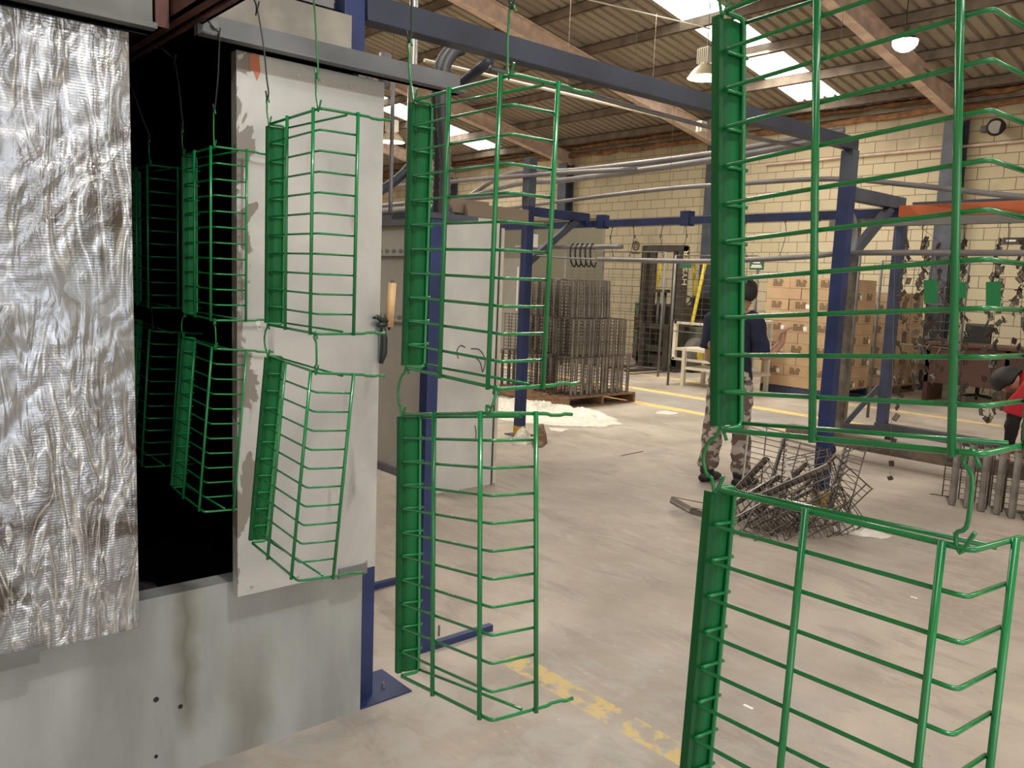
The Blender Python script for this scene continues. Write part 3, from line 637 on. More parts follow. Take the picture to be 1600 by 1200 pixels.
def ribbed(pts, r, label):
    P = spline(pts, 14); out = []; rr = []
    L_ = 0; step = .009; acc = 0; Q = [P[0]]
    for i in range(1, len(P)):
        seg = P[i]-P[i-1]; n = max(1, int(seg.length/step))
        for j in range(1, n+1): Q.append(P[i-1]+seg*(j/n))
    for i, q in enumerate(Q): out.append(q); rr.append(r*(1.0 if i % 2 else .78))
    return MB().tube(out, rr, 10).build('flexible_hose', HOSE, smooth=True, label=label, cat='hose')
ribbed([bp(x, y, 0, -2.9) for x, y in ((722, 76), (706, 84), (694, 108), (690, 150), (692, 200), (696, 260), (693, 340))], .027, 'thick grey corrugated hose bending down from the blue beam, right one')
ribbed([bp(x, y, 0, -2.98) for x, y in ((712, 74), (696, 82), (684, 108), (680, 160), (683, 220), (684, 270), (681, 340))], .020, 'thinner grey corrugated hose behind the thick one')
pipe([(-2.75, 2.2, 2.5), (-3.15, 2.20, 2.35), (-3.22, 2.13, 2.1), (-3.3, 1.9, 1.93), (-3.45, 1.505, 1.85)], .022, 'smooth dark grey bent hose left of the corrugated hoses', m=BLUED, name='flexible_hose', cat='hose')
fp = empty('frame_post', (-2.77, 1.95, 0), 'slim blue post standing behind the two middle green baskets', 'post')
MB().box((-2.80, 1.925, 0), (-2.745, 1.98, 1.86)).build('upright', BLUE, fp, bevel=.003)
MB().box((-2.775, 1.98, 0), (-2.745, 2.33, .03)).build('foot_bar', BLUE, fp); MB().box((-3.0, 1.90, 1.84), (-2.74, 2.16, 1.862)).build('top_plate', BLUED, fp)
MB().cyl((-2.85, 2.1, 0), (-2.85, 2.1, .05), .005, 8).build('anchor_stud', GALVD, fp)
MB().bar((-3.5, 2.0, .015), (-3.5, 2.45, .015), .03, .03).build('foot_bar', BLUE, label='short blue angle bar lying on the floor behind the corner post', cat='bar')
for (px, py, l) in ((580, 1057, 'left'), (599, 1074, 'right')):
    p = bp(px, py, 2, .006); MB().cyl(p, p+Vector((0, 0, .02)), .006, 6).build('anchor_bolt', GALVD, label='%s anchor bolt beside the foot of the blue booth corner post' % l, cat='bolt', group='anchor bolts')
# tool clamped to the edge of the stained panel
c = bp(599, 503, 0, -2.42)
cl = empty('spring_clamp', tuple(c), 'black green handled clamp gripping the edge of the stained panel', 'clamp')
def tb(pl_): return [bp(x, y, 0, -2.405) for x, y in pl_]
MB().tube(tb([(583, 497), (589, 495), (596, 500), (606, 502)]), [.004, .008, .010, .010], 8).build('upper_jaw', TOOLB, cl, smooth=True)
MB().tube(tb([(590, 508), (598, 507), (606, 507)]), [.008, .010, .009], 8).build('lower_jaw', TOOLB, cl, smooth=True)
MB().tube(tb([(598, 512), (600, 530), (599, 552), (595, 568)]), [.010, .013, .014, .008], 10).build('grip', TOOLB, cl, smooth=True)
wr = empty('wooden_roller', tuple(bp(608, 512, 0, -2.40)), 'light wooden roller standing in the clamp at the panel edge', 'roller')
a, b = bp(613, 442, 0, -2.405), bp(608, 511, 0, -2.405); d = (a-b)
MB().cyl(b, a, .0145, 16).build('roller_body', WOODT, wr, smooth=True)
MB().tube([b-d*.07, b, a, a+d*.07], [.003, .007, .007, .003], 8).build('axle', DARK, wr)

# ------------------------------------------------------------------ grey cabinet with the white side panel
cab = empty('process_cabinet', (-6.9, 3.8, 0), 'large grey panelled cabinet with blue rails and a white side panel', 'cabinet')
MB().box((-9.2, 3.6, .06), (-4.9, 4.06, 2.0)).build('front_panel', GREYP, cab)
MB().box((-4.9, 3.43, 0), (-4.87, 4.05, 2.06)).build('side_panel', WHITEP, cab, bevel=.002, label='glossy white side panel')
MB().box((-4.895, 4.05, 0), (-4.88, 4.07, 2.06)).build('gap_shade_strip', BLACK, cab); MB().box((-4.9, 4.07, .01), (-4.87, 4.10, 2.0)).build('edge_trim', WPAINT, cab, label='white edge trim')  # black strip paints in the shade of the gap beside the white panel
MB().box((-9.2, 3.57, 2.0), (-4.9, 3.64, 2.09)).build('top_rail', BLUED, cab); MB().box((-9.2, 3.57, 0), (-4.9, 3.62, .06)).build('base_rail', BLUED, cab)
for z in (1.80, 1.28):
    rr = MB().box((-9.2, 3.575, z-.035), (-4.9, 3.6, z+.035)).build('stiffener_rail', GREYP, cab)
    h = MB()
    for i in range(40): x = -5.0-i*.1; h.add([(x+.035*math.cos(t)*1, 3.5735, z+.018*math.sin(t)) for t in [k*math.pi/5 for k in range(10)]], [tuple(range(10))])
    o = h.build('slot_pattern', mat('slot_shadow_grey', (.12, .115, .10), .7), None, abs_=True); o.parent = rr; o.location = o.location-cab.location; tag(o, kind='stuff')
mk = MB()
for pl_ in ([(716, 560), (714, 548), (720, 540), (727, 543)], [(736, 545), (748, 546), (756, 556), (758, 568), (755, 580)], [(740, 556), (750, 566), (754, 582)], [(742, 665), (744, 676), (743, 686)]):
    P = [bp(x, y, 0, -4.8685) for x, y in pl_]; mk = MB().tube(spline(P, 5), .004, 5); mk.build('black_scuff_mark', BLACK, cab, label='black curved scuff mark')
for (a, b, c_, d_, e_, f_, l) in ((-5.6, 3.66, 2.09, -4.95, 4.0, 2.19, 'brown flat carton lying on the grey cabinet, left one'), (-4.93, 3.75, 2.065, -4.885, 4.35, 2.16, 'brown flat board standing on the cabinet edge')):
    MB().box((a, b, c_), (d_, e_, f_)).build('flat_carton', TAN, label=l, cat='carton')
# olive grey room in front of the far wall
rm = empty('partition_wall', (-12.7, 11.85, 0), 'big olive grey panel partition standing before the far block wall', 'partition')
MB().box((-14.6, 11.8, 0), (-11.08, 11.88, 2.88)).build('wall_panel', GREYG, rm); MB().box((-14.65, 11.76, 2.88), (-11.06, 11.92, 2.95)).build('top_rail', TAN, rm)
MB().box((-14.2, 11.77, .02), (-13.3, 11.8, 2.1)).build('door', GREYP, rm)
# ------------------------------------------------------------------ hooks hanging from the blue beam
for i, px in enumerate((957, 990, 1036, 1072, 1166, 1228, 1281, 1338)):
    t = bp(px, 352-(px-957)*.06, 1, 6.43); t.z = 2.203
    m_ = t+Vector((-.02*(-1)**i, 0, -.11)); hook(t, m_, BLACK, 'black wire hook on the blue conveyor beam, number %s from left' % ['one', 'two', 'three', 'four', 'five', 'six', 'seven', 'eight'][i], r=.0035, group='hooks on the blue beam')
    hook(m_, m_+Vector((.05*(-1)**i, 0, -.19)), BLACK, 'lower black wire hook swinging under beam hook %s from left' % ['one', 'two', 'three', 'four', 'five', 'six', 'seven', 'eight'][i], r=.003, group='hooks on the blue beam')
for i in range(5):
    t = Vector((-6.02+.07*i, 5.98, 1.975)); MB().tube(spline([t+Vector((0, .03, -.03)), t+Vector((0, 0, .03)), t+Vector((0, -.03, -.04)), t+Vector((.01, -.02, -.16)), t+Vector((.01, .03, -.2)), t+Vector((.01, .05, -.15))], 3), .009, 6).build('wire_hook', BLACK, smooth=True, label='thick black hook on the short tube stub, %s from the left' % NTH[i], cat='hook', group='bunched black hooks')

# ------------------------------------------------------------------ lamps
def highbay(x, y, z, label, pw=60, ss=.06, lc=(1, .85, .6)):
    e = empty('high_bay_lamp', (x, y, z), label, 'lamp', 'high bay lamps')
    MB().lathe([(.225, 0), (.215, .01), (.19, .05), (.15, .10), (.09, .15), (.08, .16), (.076, .16), (.085, .145), (.14, .095), (.18, .045), (.205, .008), (.219, .0)], (x, y, z), 32, cap=False).build('reflector', LAMPR, e, smooth=True)
    g = MB(); g.box((x-.07, y-.07, z+.16), (x+.07, y+.07, z+.36))
    for k in range(6): g.box((x-.085+.03*k, y-.085, z+.17), (x-.075+.03*k, y+.085, z+.35))
    g.build('ballast_housing', WPAINT, e)
    MB().lathe([(.0, .04), (.03, .045), (.04, .07), (.035, .11), (.02, .15)], (x, y, z), 16, cap=False).build('bulb', BULB, e, smooth=True)
    MB().tube([(x, y, z+.36), (x, y, roofz(y)-.15)], .006, 6).build('chain', GALVD, e)
    l = bpy.data.lights.new('lamp_light', 'POINT'); l.energy = pw; l.color = lc; l.shadow_soft_size = ss
    lo = bpy.data.objects.new('lamp_light', l); COL.objects.link(lo); lo.location = (x, y, z-ss-.02)
q = EYE+(bp(1102, 122, 1, 8.7)-EYE); highbay(q.x, q.y, q.z, 'bell shaped high bay lamp with glowing bulb beside the bright roof strip')
q = bp(612, 222, 1, 7.7); highbay(q.x, q.y, q.z, 'distant bell shaped lamp seen past the thin grey pipe at left')
highbay(.4, 1.1, 4.9, 'high bay lamp hanging above the conveyor over the viewer', 330, .09, (1, .96, .9))
q = bp(1414, 68, 1, 10.4); le = empty('led_lamp', tuple(q), 'bright flat white lamp hanging under the roof beam at upper right', 'lamp')
MB().lathe([(0, -.10), (.06, -.09), (.11, -.06), (.14, -.02), (.15, .03)], tuple(q), 24, cap=False).build('light_face', LED, le, smooth=True); MB().cyl(q+Vector((0, 0, .03)), q+Vector((0, 0, .10)), .15, 24, .08).build('housing', DARK, le)
MB().tube(spline([q+Vector((0, 0, .1)), q+Vector((.03, 0, .2)), q+Vector((-.01, 0, .25)), Vector((q.x, q.y, roofz(q.y)-.1))], 4), .008, 6).build('cord', BLACK, le)
l = bpy.data.lights.new('lamp_light', 'SPOT'); l.energy = 90; l.color = (.9, 1, .97); l.spot_size = 2.6; l.shadow_soft_size = .14; lo = bpy.data.objects.new('lamp_light', l); COL.objects.link(lo); lo.location = q-Vector((0, 0, .12))
q = bp(1563, 198, 1, 14.86); wl = empty('wall_lamp', tuple(q), 'dark round lamp on the wall right of the blue column', 'lamp')
MB().cyl(q, q+Vector((.03, -.28, -.05)), .09, 20, .14).build('lamp_head', DARK, wl, smooth=True); MB().cyl(q+Vector((.031, -.283, -.0505)), q+Vector((.033, -.29, -.052)), .10, 20).build('glass_face', CHROME, wl); MB().box(tuple(q+Vector((-.3, .0, -.05))), tuple(q+Vector((0, .1, .05)))).build('bracket', DARK, wl)
q = bp(1581, 376, 1, 14.97); sg = empty('wall_plaque', tuple(q), 'small dark plaque with a pale bar high on the block wall', 'sign')
MB().box(tuple(q+Vector((-.14, 0, -.05))), tuple(q+Vector((.14, .02, .05)))).build('plate', DARK, sg); MB().box(tuple(q+Vector((-.08, -.004, -.015))), tuple(q+Vector((.06, 0, .015)))).build('pale_bar', STICK, sg)
q = bp(993, 392, 1, 14.98); sg = empty('wall_sign', tuple(q), 'faint round symbol with small lettering painted on the block wall', 'sign')
MB().tube([q+Vector((.10*math.cos(t), 0, .12+.10*math.sin(t))) for t in [k*math.pi/8 for k in range(16)]], .012, 5, closed=True).build('ring_symbol', INK, sg)
MB().tube(spline([q+Vector((-.03, 0, .06)), q+Vector((-.04, 0, .13)), q+Vector((0, 0, .19)), q+Vector((.04, 0, .12)), q+Vector((.02, 0, .06))], 3), .010, 5).build('flame_symbol', INK, sg)
MB().box(tuple(q+Vector((-.13, -.003, -.06))), tuple(q+Vector((.13, 0, -.02)))).build('lettering', INK, sg)

# ------------------------------------------------------------------ raw basket stack on its pallet
def pallet(name, x0, x1, y0, y1, h, m, label):
    e = empty(name, ((x0+x1)/2, (y0+y1)/2, 0), label, 'pallet')
    n = 9; w_ = (x1-x0)/n
    for i in range(n): MB().box((x0+i*w_+.008, y0, h-.022), (x0+(i+1)*w_-.008, y1, h)).build('deck_board', m, e)
    for y in (y0, (y0+y1)/2-.02, y1-.04): MB().box((x0+.005, y, .015), (x1-.005, y+.04, h-.022)).build('stringer', m, e)
    for x in (x0, (x0+x1)/2-.05, x1-.1): MB().box((x+.006, y0, 0), (x+.094, y1, .015)).build('bottom_board', m, e)
    return e
pallet('wooden_pallet', -8.95, -7.40, 7.40, 8.72, .14, WOOD, 'brown wooden pallet carrying the stack of raw steel baskets')
rp = basket_proto('wire_basket', STEEL, PLATE, fine=False, rs=1.15); rk = children(rp); first = [True]
def raw(loc, rot, label, group):
    o = rp if first[0] else copy_tree(rp, None, rk); first[0] = False
    o.rotation_mode = 'XYZ'; o.rotation_euler = rot; o.location = loc; return tag(o, label, 'basket', group)
NTH = ['first', 'second', 'third', 'fourth', 'fifth', 'sixth', 'seventh', 'eighth', 'ninth', 'tenth', 'eleventh', 'twelfth']
random.seed(11); LAY = ['bottom', 'middle', 'top']
for lay in range(3):
    z = .142+lay*.508; n = (12, 11, 8)[lay]
    for k in range(n):
        raw((-7.46-.02*(k % 3 == 1)+(-.03 if lay == 2 else 0), 7.52+k*.099+random.uniform(-.01, .01), z+.002), (0, random.uniform(-.02, .02)+(.03 if lay == 2 else 0), math.pi+random.uniform(-.12, .12)),
            'raw basket %s from far end of the pallet stack right face, %s layer' % (NTH[n-1-k], LAY[lay]), 'raw baskets on the pallet, %s layer' % LAY[lay])
    for r_ in range(1, 4):
        for k in range(4):
            if lay == 2 and r_ == 3: continue
            flip = (r_+lay) % 2
            raw((-7.47-.335*r_-(0 if not flip else .30), 7.52+k*.11+random.uniform(-.01, .01)-(.09 if flip else 0), z+.002), (0, random.uniform(-.02, .02), (0 if flip else math.pi)+random.uniform(-.1, .1)),
                'raw basket at left of pallet stack, %s from corner, %s row, %s layer' % (NTH[r_], NTH[k], LAY[lay]), 'raw baskets at the left of the pallet, %s layer' % LAY[lay])
# raw baskets in a row on the floor at the right
for k in range(9):
    raw((-2.42+.105*k, 6.72+.01*(k % 2), .002), (0, random.uniform(-.03, .03), 1.9+random.uniform(-.08, .08)), ['leftmost', 'second', 'third', 'fourth', 'fifth', 'sixth', 'seventh', 'eighth', 'ninth'][k]+' raw basket of the row on the floor before the bending person', 'raw baskets standing in a row')
# tumbled pile
PILE = [((-3.62, 4.72, .05), (1.45, .25, .9), 'raw basket lying flat at the far left edge of the pile'),
 ((-3.42, 5.05, .03), (-.55, .35, -.7), 'raw basket leaning at the left of the pile behind its sheet plate'),
 ((-3.30, 4.86, .03), (-.75, .55, -.5), 'raw basket leaning left of the pile centre'),
 ((-3.20, 5.30, .05), (-.30, .10, .2), 'raw basket standing tallest at the back of the pile'),
 ((-3.12, 5.05, .04), (-.50, .45, -.3), 'raw basket at the pile centre with bright plate edge'),
 ((-3.02, 4.80, .03), (-.80, .70, -.2), 'raw basket tilted far over at the front of the pile'),
 ((-2.98, 5.18, .10), (-.35, .60, .1), 'raw basket propped behind the front one toward the post'),
 ((-2.90, 4.95, .05), (-.60, .85, .15), 'raw basket leaning low toward the yellow footed post'),
 ((-2.92, 4.58, .02), (-1.15, .35, .45), 'raw basket nearly flat at the front corner of the pile'),
 ((-3.10, 4.62, .02), (-1.05, .25, -.4), 'raw basket nearly flat at the front left of the pile'),
 ((-2.78, 5.38, .05), (-.25, -.35, -.9), 'raw basket standing against the yellow footed post'),
 ((-2.72, 5.05, .03), (-.5, -.3, .7), 'raw basket at the right end of the pile near white plastic'),
 ((-3.28, 5.12, .20), (-.6, .2, .8), 'raw basket lying across the top of the pile'),
 ((-3.0, 4.9, .22), (-.9, .5, -.9), 'raw basket tipped upside down on the pile front')]
for loc, rot, lab in PILE: raw(loc, rot, lab, 'raw baskets in the tumbled pile')

# ------------------------------------------------------------------ cardboard boxes
def box_proto(kind):
    root = bpy.data.objects.new('cardboard_box', None); COL.objects.link(root)
    ct_ = MB().box((-.198, -.298, .001), (.198, .298, .169)).build('carton', CARD, root, abs_=False, bevel=.004)
    sub(MB().box((-.02, -.3005, .1), (.02, -.2985, .1695)).build('tape', mat('tape%d' % kind, (.48, .33, .19), .3), root, abs_=False), ct_)
    g = MB(); random.seed(3+kind)
    for r_ in range(5):
        z = .125-.022*r_; x = -.09
        while x < .07:
            w_ = random.uniform(.012, .045); g.box((x, -.3003, z-.007), (min(x+w_, .09), -.2985, z+.007)); x += w_+.006
    o = sub(g.build('printed_text', INK, root, abs_=False), ct_); o['kind'] = 'stuff'
    if kind: sub(MB().box((.08, -.3006, .035), (.14, -.2985, .10)).build('shipping_label', STICK, root, abs_=False, label='white label'), ct_)
    return root
BP_ = [box_proto(0), box_proto(1)]; BK = [children(b) for b in BP_]; used = [False, False]
def carton(x, y, z, rz, kind, label, group):
    o = BP_[kind] if not used[kind] else copy_tree(BP_[kind], None, BK[kind]); used[kind] = True
    o.location = (x, y, z); o.rotation_euler = (0, 0, rz); tag(o, label, 'box', group)
random.seed(8)
def stack(cx, cy, n, tag_, lays, pal):
    pallet('pallet', cx-.6, cx+.6, cy-.6, cy+.6, .13, PALB if pal else WOOD, 'pallet under the %s' % tag_)
    for l in range(n):
        t1 = (l % 2 == 1)    # printed ends toward the viewer's left face
        for i in range(3):
            for j in range(2):
                u = -.4+.4*i; v = -.3+.6*j
                if j == 1 and i == (0 if t1 else 2) and l < n-1: continue
                kx = random.uniform(-.006, .006); kind = 1 if random.random() < .3 else 0
                place = ['left', 'middle', 'right'][i]; ends = 'front' if j == 0 else 'rear'
                if t1: X, Y_, rz = cx+u, cy+v, (0 if j == 0 else math.pi)
                else: X, Y_, rz = cx-v, cy+u, (math.pi/2 if j == 0 else -math.pi/2)
                lab = 'cardboard box, %s row, %s %s place, %s' % (ORD[l] if l < n-1 else 'top', ends, place, lays)
                carton(X+kx, Y_+kx, .131+.1705*l, rz+random.uniform(-.012, .012), kind, lab, 'cardboard boxes, '+lays)
stack(-6.72, 12.28, 10, 'near stack of cardboard boxes', 'near pallet stack', True)
stack(-6.6, 13.75, 9, 'rear stack of cardboard boxes', 'rear pallet stack', False)

# ------------------------------------------------------------------ forklift
TYRE = mat('grey_tyre', (.12,.11,.10), .8)
fk = empty('forklift', (-10.1, 13.3, 0), 'forklift with a dark mast lettered in yellow, parked near the block wall', 'forklift')
xl, xr_, my = -10.60, -9.72, 12.55
for x in (xl, xr_): MB().box((x-.05, my-.06, .05), (x+.07, my+.13, 2.38)).build('mast_rail', DARK, fk, bevel=.004)
for x in (xl+.17, xr_-.15): MB().box((x-.03, my-.03, .05), (x+.05, my+.10, 2.30)).build('inner_rail', DARK, fk, bevel=.004)
MB().box((xl-.05, my-.05, 2.28), (xr_+.07, my+.10, 2.40)).build('mast_crosshead', DARK, fk, bevel=.01)
for x in (xl+.34, xl+.50): MB().cyl((x, my+.05, .1), (x, my+.05, 1.55), .03, 12).build('lift_cylinder', DARK, fk, smooth=True)
MB().box((xl+.26, my-.02, 1.50), (xl+.58, my+.10, 1.56)).build('cylinder_head', DARK, fk)
for z in (.42, .85): MB().box((xl-.02, my-.14, z-.05), (xr_+.05, my-.08, z+.05)).build('carriage_bar', DARK, fk, bevel=.006)
for x in (xl+.12, xr_-.18):
    mb = MB(); mb.box((x, my-.19, .05), (x+.12, my-.145, .9)); mb.box((x, my-1.25, .045), (x+.12, my-.15, .085)); mb.build('fork', DARK, fk, bevel=.006)
MB().box((xl-.04, my-.06, .12), (xr_+.06, my+.12, .30)).build('lower_crossmember', DARK, fk)
text('HYSTER', .19, (xr_+.0715, my+.035, 1.98), (0, 0, 1), (0, -1, 0), LETTER, 'mast_lettering', fk)
mb = MB(); mb.box((-10.75, 13.0, .25), (-9.55, 14.4, .85)); mb.box((-10.7, 13.9, .85), (-9.6, 14.5, 1.15)); mb.build('body', mat('forklift_grey_green', (.10,.11,.08), .5, 0, .2, 5), fk, bevel=.05)
MB().box((-10.55, 12.75, .85), (-9.75, 13.0, 1.25)).build('dashboard', DARK, fk, bevel=.03)
mb = MB(); mb.box((-10.4, 13.35, .85), (-9.9, 13.85, .99)); mb.box((-10.4, 13.80, .95), (-9.9, 13.92, 1.45)); mb.build('seat', BLACK, fk, bevel=.03)
MB().tube([(-10.1+.19*math.cos(t), 13.12+.15*math.sin(t), 1.34+.11*math.sin(t)) for t in [k*math.pi/12 for k in range(24)]], .015, 6, closed=True).build('steering_wheel', BLACK, fk, smooth=True)
MB().cyl((-10.1, 12.95, 1.1), (-10.1, 13.12, 1.34), .02, 8).build('steering_column', BLACK, fk)
for x in (-10.68, -9.62):
    MB().tube([(x, 12.85, .9), (x, 13.15, 2.12)], .035, 8).build('guard_pillar', FLY, fk); MB().tube([(x, 14.35, 1.1), (x, 14.2, 2.12)], .035, 8).build('guard_pillar', FLY, fk)
mb = MB()
mb.box((-10.72, 13.1, 2.10), (-9.58, 13.16, 2.16)); mb.box((-10.72, 14.15, 2.10), (-9.58, 14.21, 2.16))
for k in range(6): mb.box((-10.7+.215*k, 13.1, 2.11), (-10.66+.215*k, 14.2, 2.15))
mb.build('overhead_guard', FLY, fk)
for x, y, r_ in ((-10.85, 12.98, .33), (-9.62, 12.98, .33), (-10.75, 14.15, .26), (-9.65, 14.15, .26)):
    w_ = MB().lathe([(0, -.11), (r_*.55, -.11), (r_*.6, -.09), (r_*.9, -.11), (r_, -.08), (r_, .08), (r_*.9, .11), (r_*.6, .09), (r_*.55, .11), (0, .11)], n=28, cap=False)
    w_.xf(Matrix.Translation((x+.05, y, r_)) @ Matrix.Rotation(math.pi/2, 4, 'Y')); wh = w_.build('wheel', TYRE, fk, smooth=True); sub(MB().cyl((x-.08, y, r_), (x+.18, y, r_), r_*.35, 16).build('wheel_hub', FLY, fk), wh)
# white stepped frame
sf = empty('step_platform', (-7.6, 11.1, 0), 'white painted steel step platform between the forklift and the cardboard boxes', 'platform')
for x, y, z0_, z1_ in ((-8.55, 11.0, .42, 1.05), (-8.30, 10.95, 0, .62), (-7.1, 10.95, 0, 1.15), (-7.1, 11.5, 0, 1.15), (-8.3, 11.5, 0, .62)): MB().box((x-.03, y-.03, z0_), (x+.03, y+.03, z1_)).build('leg', WPAINT, sf)
for z, x0_ in ((.30, -8.3), (.60, -8.5), (.86, -7.7), (1.12, -7.5)): MB().box((x0_, 10.93, z-.02), (-7.05, 11.53, z+.02)).build('step', WPAINT, sf)
for z in (.43, 1.03): MB().box((-8.57, 10.97, z-.02), (-7.07, 11.03, z+.02)).build('rail', WPAINT, sf)
# steel bins
k_ = 0
for i, x in enumerate((-13.0+1.3, -11.05)):
    for l in range(4):
        m_ = BINB if (l+i) % 2 == 0 else BINS
        mb = MB(); a, b, c_, d_ = x-.3, x+.3, 13.95, 14.55; z = .02+.31*l
        mb.box((a, c_, z), (b, d_, z+.02)); mb.box((a, c_, z), (a+.02, d_, z+.29)); mb.box((b-.02, c_, z), (b, d_, z+.29)); mb.box((a, c_, z), (b, c_+.02, z+.29)); mb.box((a, d_-.02, z), (b, d_, z+.29)); mb.box((a-.01, c_-.01, z+.26), (b+.01, c_+.01, z+.30))
        mb.build('steel_bin', m_, label='%s steel bin, %s of the %s stack left of the forklift' % ('brown' if m_ is BINB else 'green', ['bottom', 'second', 'third', 'top'][l], ['left', 'right'][i]), cat='bin', group='stacked steel bins')
# mesh cages
TUBEM = mat('dull_frame_tube', (.15, .14, .13), .6, .3, .2, 5)
def mesh_panel(x0, y0, x1, y1, z0, z1, label, nx=.06, nz=.05, legs=True, m=STEEL, vr=.004):
    e = empty('mesh_panel', ((x0+x1)/2, (y0+y1)/2, 0), label, 'mesh panel', 'mesh panels')
    a = Vector((x0, y0, 0)); b = Vector((x1, y1, 0)); L_ = (b-a).length
    for p in (a, b): MB().tube([p+Vector((0, 0, 0 if legs else z0)), p+Vector((0, 0, z1))], .020, 8).build('frame_tube', TUBEM, e, smooth=True)
    for z in (z0, z1): MB().tube([a+Vector((0, 0, z)), b+Vector((0, 0, z))], .008, 6).build('frame_rail', TUBEM, e, smooth=True)
    g = MB(); n = int(L_/(nx*3)); nn = int((z1-z0)/nz)
    for i in range(1, n): p = a.lerp(b, i/n); g.tube([p+Vector((0, 0, z0)), p+Vector((0, 0, z1))], vr, 4)
    for i in range(1, nn): g.tube([a+Vector((0, 0, z0+(z1-z0)*i/nn)), b+Vector((0, 0, z0+(z1-z0)*i/nn))], vr*.7, 4)
    g.build('wire_mesh', m, e); return e
mesh_panel(-11.55, 11.3, -10.55, 11.3, .15, 2.22, 'upright wire mesh panel in a tube frame behind the basket stack', nz=.07)
mesh_panel(-10.55, 11.3, -9.35, 11.6, .15, 2.22, 'wire mesh panel standing just left of the forklift mast', nz=.10)
mesh_panel(-8.45, 10.75, -6.95, 10.80, .9, 2.12, 'tall mesh panel with a green sign left of the cardboard boxes', nz=.09)
mesh_panel(-5.35, 10.0, -5.0, 10.0, 1.25, 2.2, 'narrow dark mesh panel standing before the near cardboard boxes', nz=.10)
mesh_panel(-5.0, 10.6, -3.95, 10.6, 1.0, 2.05, 'mesh panel behind the leftmost strings of metal clips', nz=.10)
q = bp(1182, 414, 1, 10.74); sg = empty('green_sign', tuple(q), 'small green sign with white lettering fixed on the mesh panel', 'sign')
MB().box(tuple(q+Vector((-.12, 0, -.07))), tuple(q+Vector((.12, .01, .07)))).build('plate', SIGNG, sg)
for z, w_ in ((.035, .06), (-.005, .08), (-.03, .095)): MB().box(tuple(q+Vector((-w_, -.003, z-.010))), tuple(q+Vector((w_, 0, z+.007)))).build('lettering', STICK, sg)
q = bp(1071, 412, 1, 12.2); MB().box(tuple(q+Vector((-.13, 0, -.08))), tuple(q+Vector((.13, .012, .08)))).build('green_sign', SIGNG, label='small dark green sign right of the forklift mast', cat='sign')

# ------------------------------------------------------------------ rolling rack hung with metal clips
rk_ = empty('rolling_rack', (-2.6, 8.3, 0), 'long steel rack on casters from which strings of metal clips hang', 'rack')
MB().box((-4.09, 8.87, .12), (-3.99, 8.97, 2.44)).build('post', mat('dull_navy_paint', (.045, .06, .12), .5, 0, .25, 5), rk_, bevel=.004, label='blue post')
MB().box((-4.02, 7.75, .12), (-3.93, 7.84, 2.38)).build('post', mat('grimy_grey_brown', (.11, .095, .075), .7, 0, .5, 8), rk_, bevel=.004, label='grimy brown post')
MB().box((-4.1, 8.86, .12), (1.4, 8.96, .22)).build('base_beam', BLUED, rk_, bevel=.004)
MB().box((-4.5, 7.73, .10), (1.4, 7.85, .23)).build('base_beam', mat('weathered_base', (.12,.09,.07), .7, 0, .5, 6), rk_, bevel=.004)
MB().box((-4.55, 8.50, .12), (-4.45, 8.95, .18)).build('foot_stub', BLUED, rk_, bevel=.004)
MB().bar((-4.5, 8.55, .15), (-4.1, 8.9, .15), .08, .06).build('foot_stub', BLUED, rk_)
MB().bar((-4.35, 8.72, .18), (-4.1, 8.9, .62), .05, .05).build('brace', BLUED, rk_)
MB().box((-4.13, 7.74, 2.38), (-4.05, 8.96, 2.44)).build('tie_beam', BLUED, rk_)
MB().box((-4.5, 8.26, 2.30), (1.4, 8.36, 2.38)).build('hanging_beam', GALVD, rk_)
for x, y in ((-4.0, 7.76), (-3.95, 8.93), (1.2, 7.8), (1.2, 8.9)):
    w_ = MB().lathe([(0, -.018), (.045, -.018), (.05, -.01), (.05, .01), (.045, .018), (0, .018)], n=18, cap=False); w_.xf(Matrix.Translation((x, y, .05)) @ Matrix.Rotation(math.pi/2, 4, 'X')); o = w_.build('caster_wheel', BLACK, rk_, smooth=True)
    sub(o, MB().box((x-.035, y-.035, .085), (x+.035, y+.035, .12)).build('caster', DARK, rk_))
cp = MB(); cp.box((-.018, -.002, -.026), (-.013, .004, .026)); cp.box((.013, -.002, -.026), (.018, .004, .026))
for k in range(5): cp.box((-.016, -.004, -.026+.0115*k), (.016, .002, -.0185+.0115*k))
cp.tube([(-.015, .004, -.02), (-.006, .02, -.03), (.006, .02, -.03), (.015, .004, -.02)], .0025, 4)
clip0 = cp.build('metal_clip', mat('clip_steel', (.10,.085,.07), .4, .6), None, abs_=False)
random.seed(21); nclip = 0
def nth(n): return str(n)+('th' if 10 < n % 100 < 20 else {1: 'st', 2: 'nd', 3: 'rd'}.get(n % 10, 'th'))
SN = ['leftmost', 'second', 'third', 'fourth', 'fifth', 'rightmost']
STR = [((1417, 372), (1404, 640), 8.3, 30), ((1446, 374), (1436, 605), 8.3, 60), ((1470, 380), (1462, 600), 8.9, 32), ((1507, 374), (1500, 632), 8.3, 60), ((1560, 375), (1545, 660), 8.3, 68), ((1600, 372), (1592, 600), 8.3, 40)]
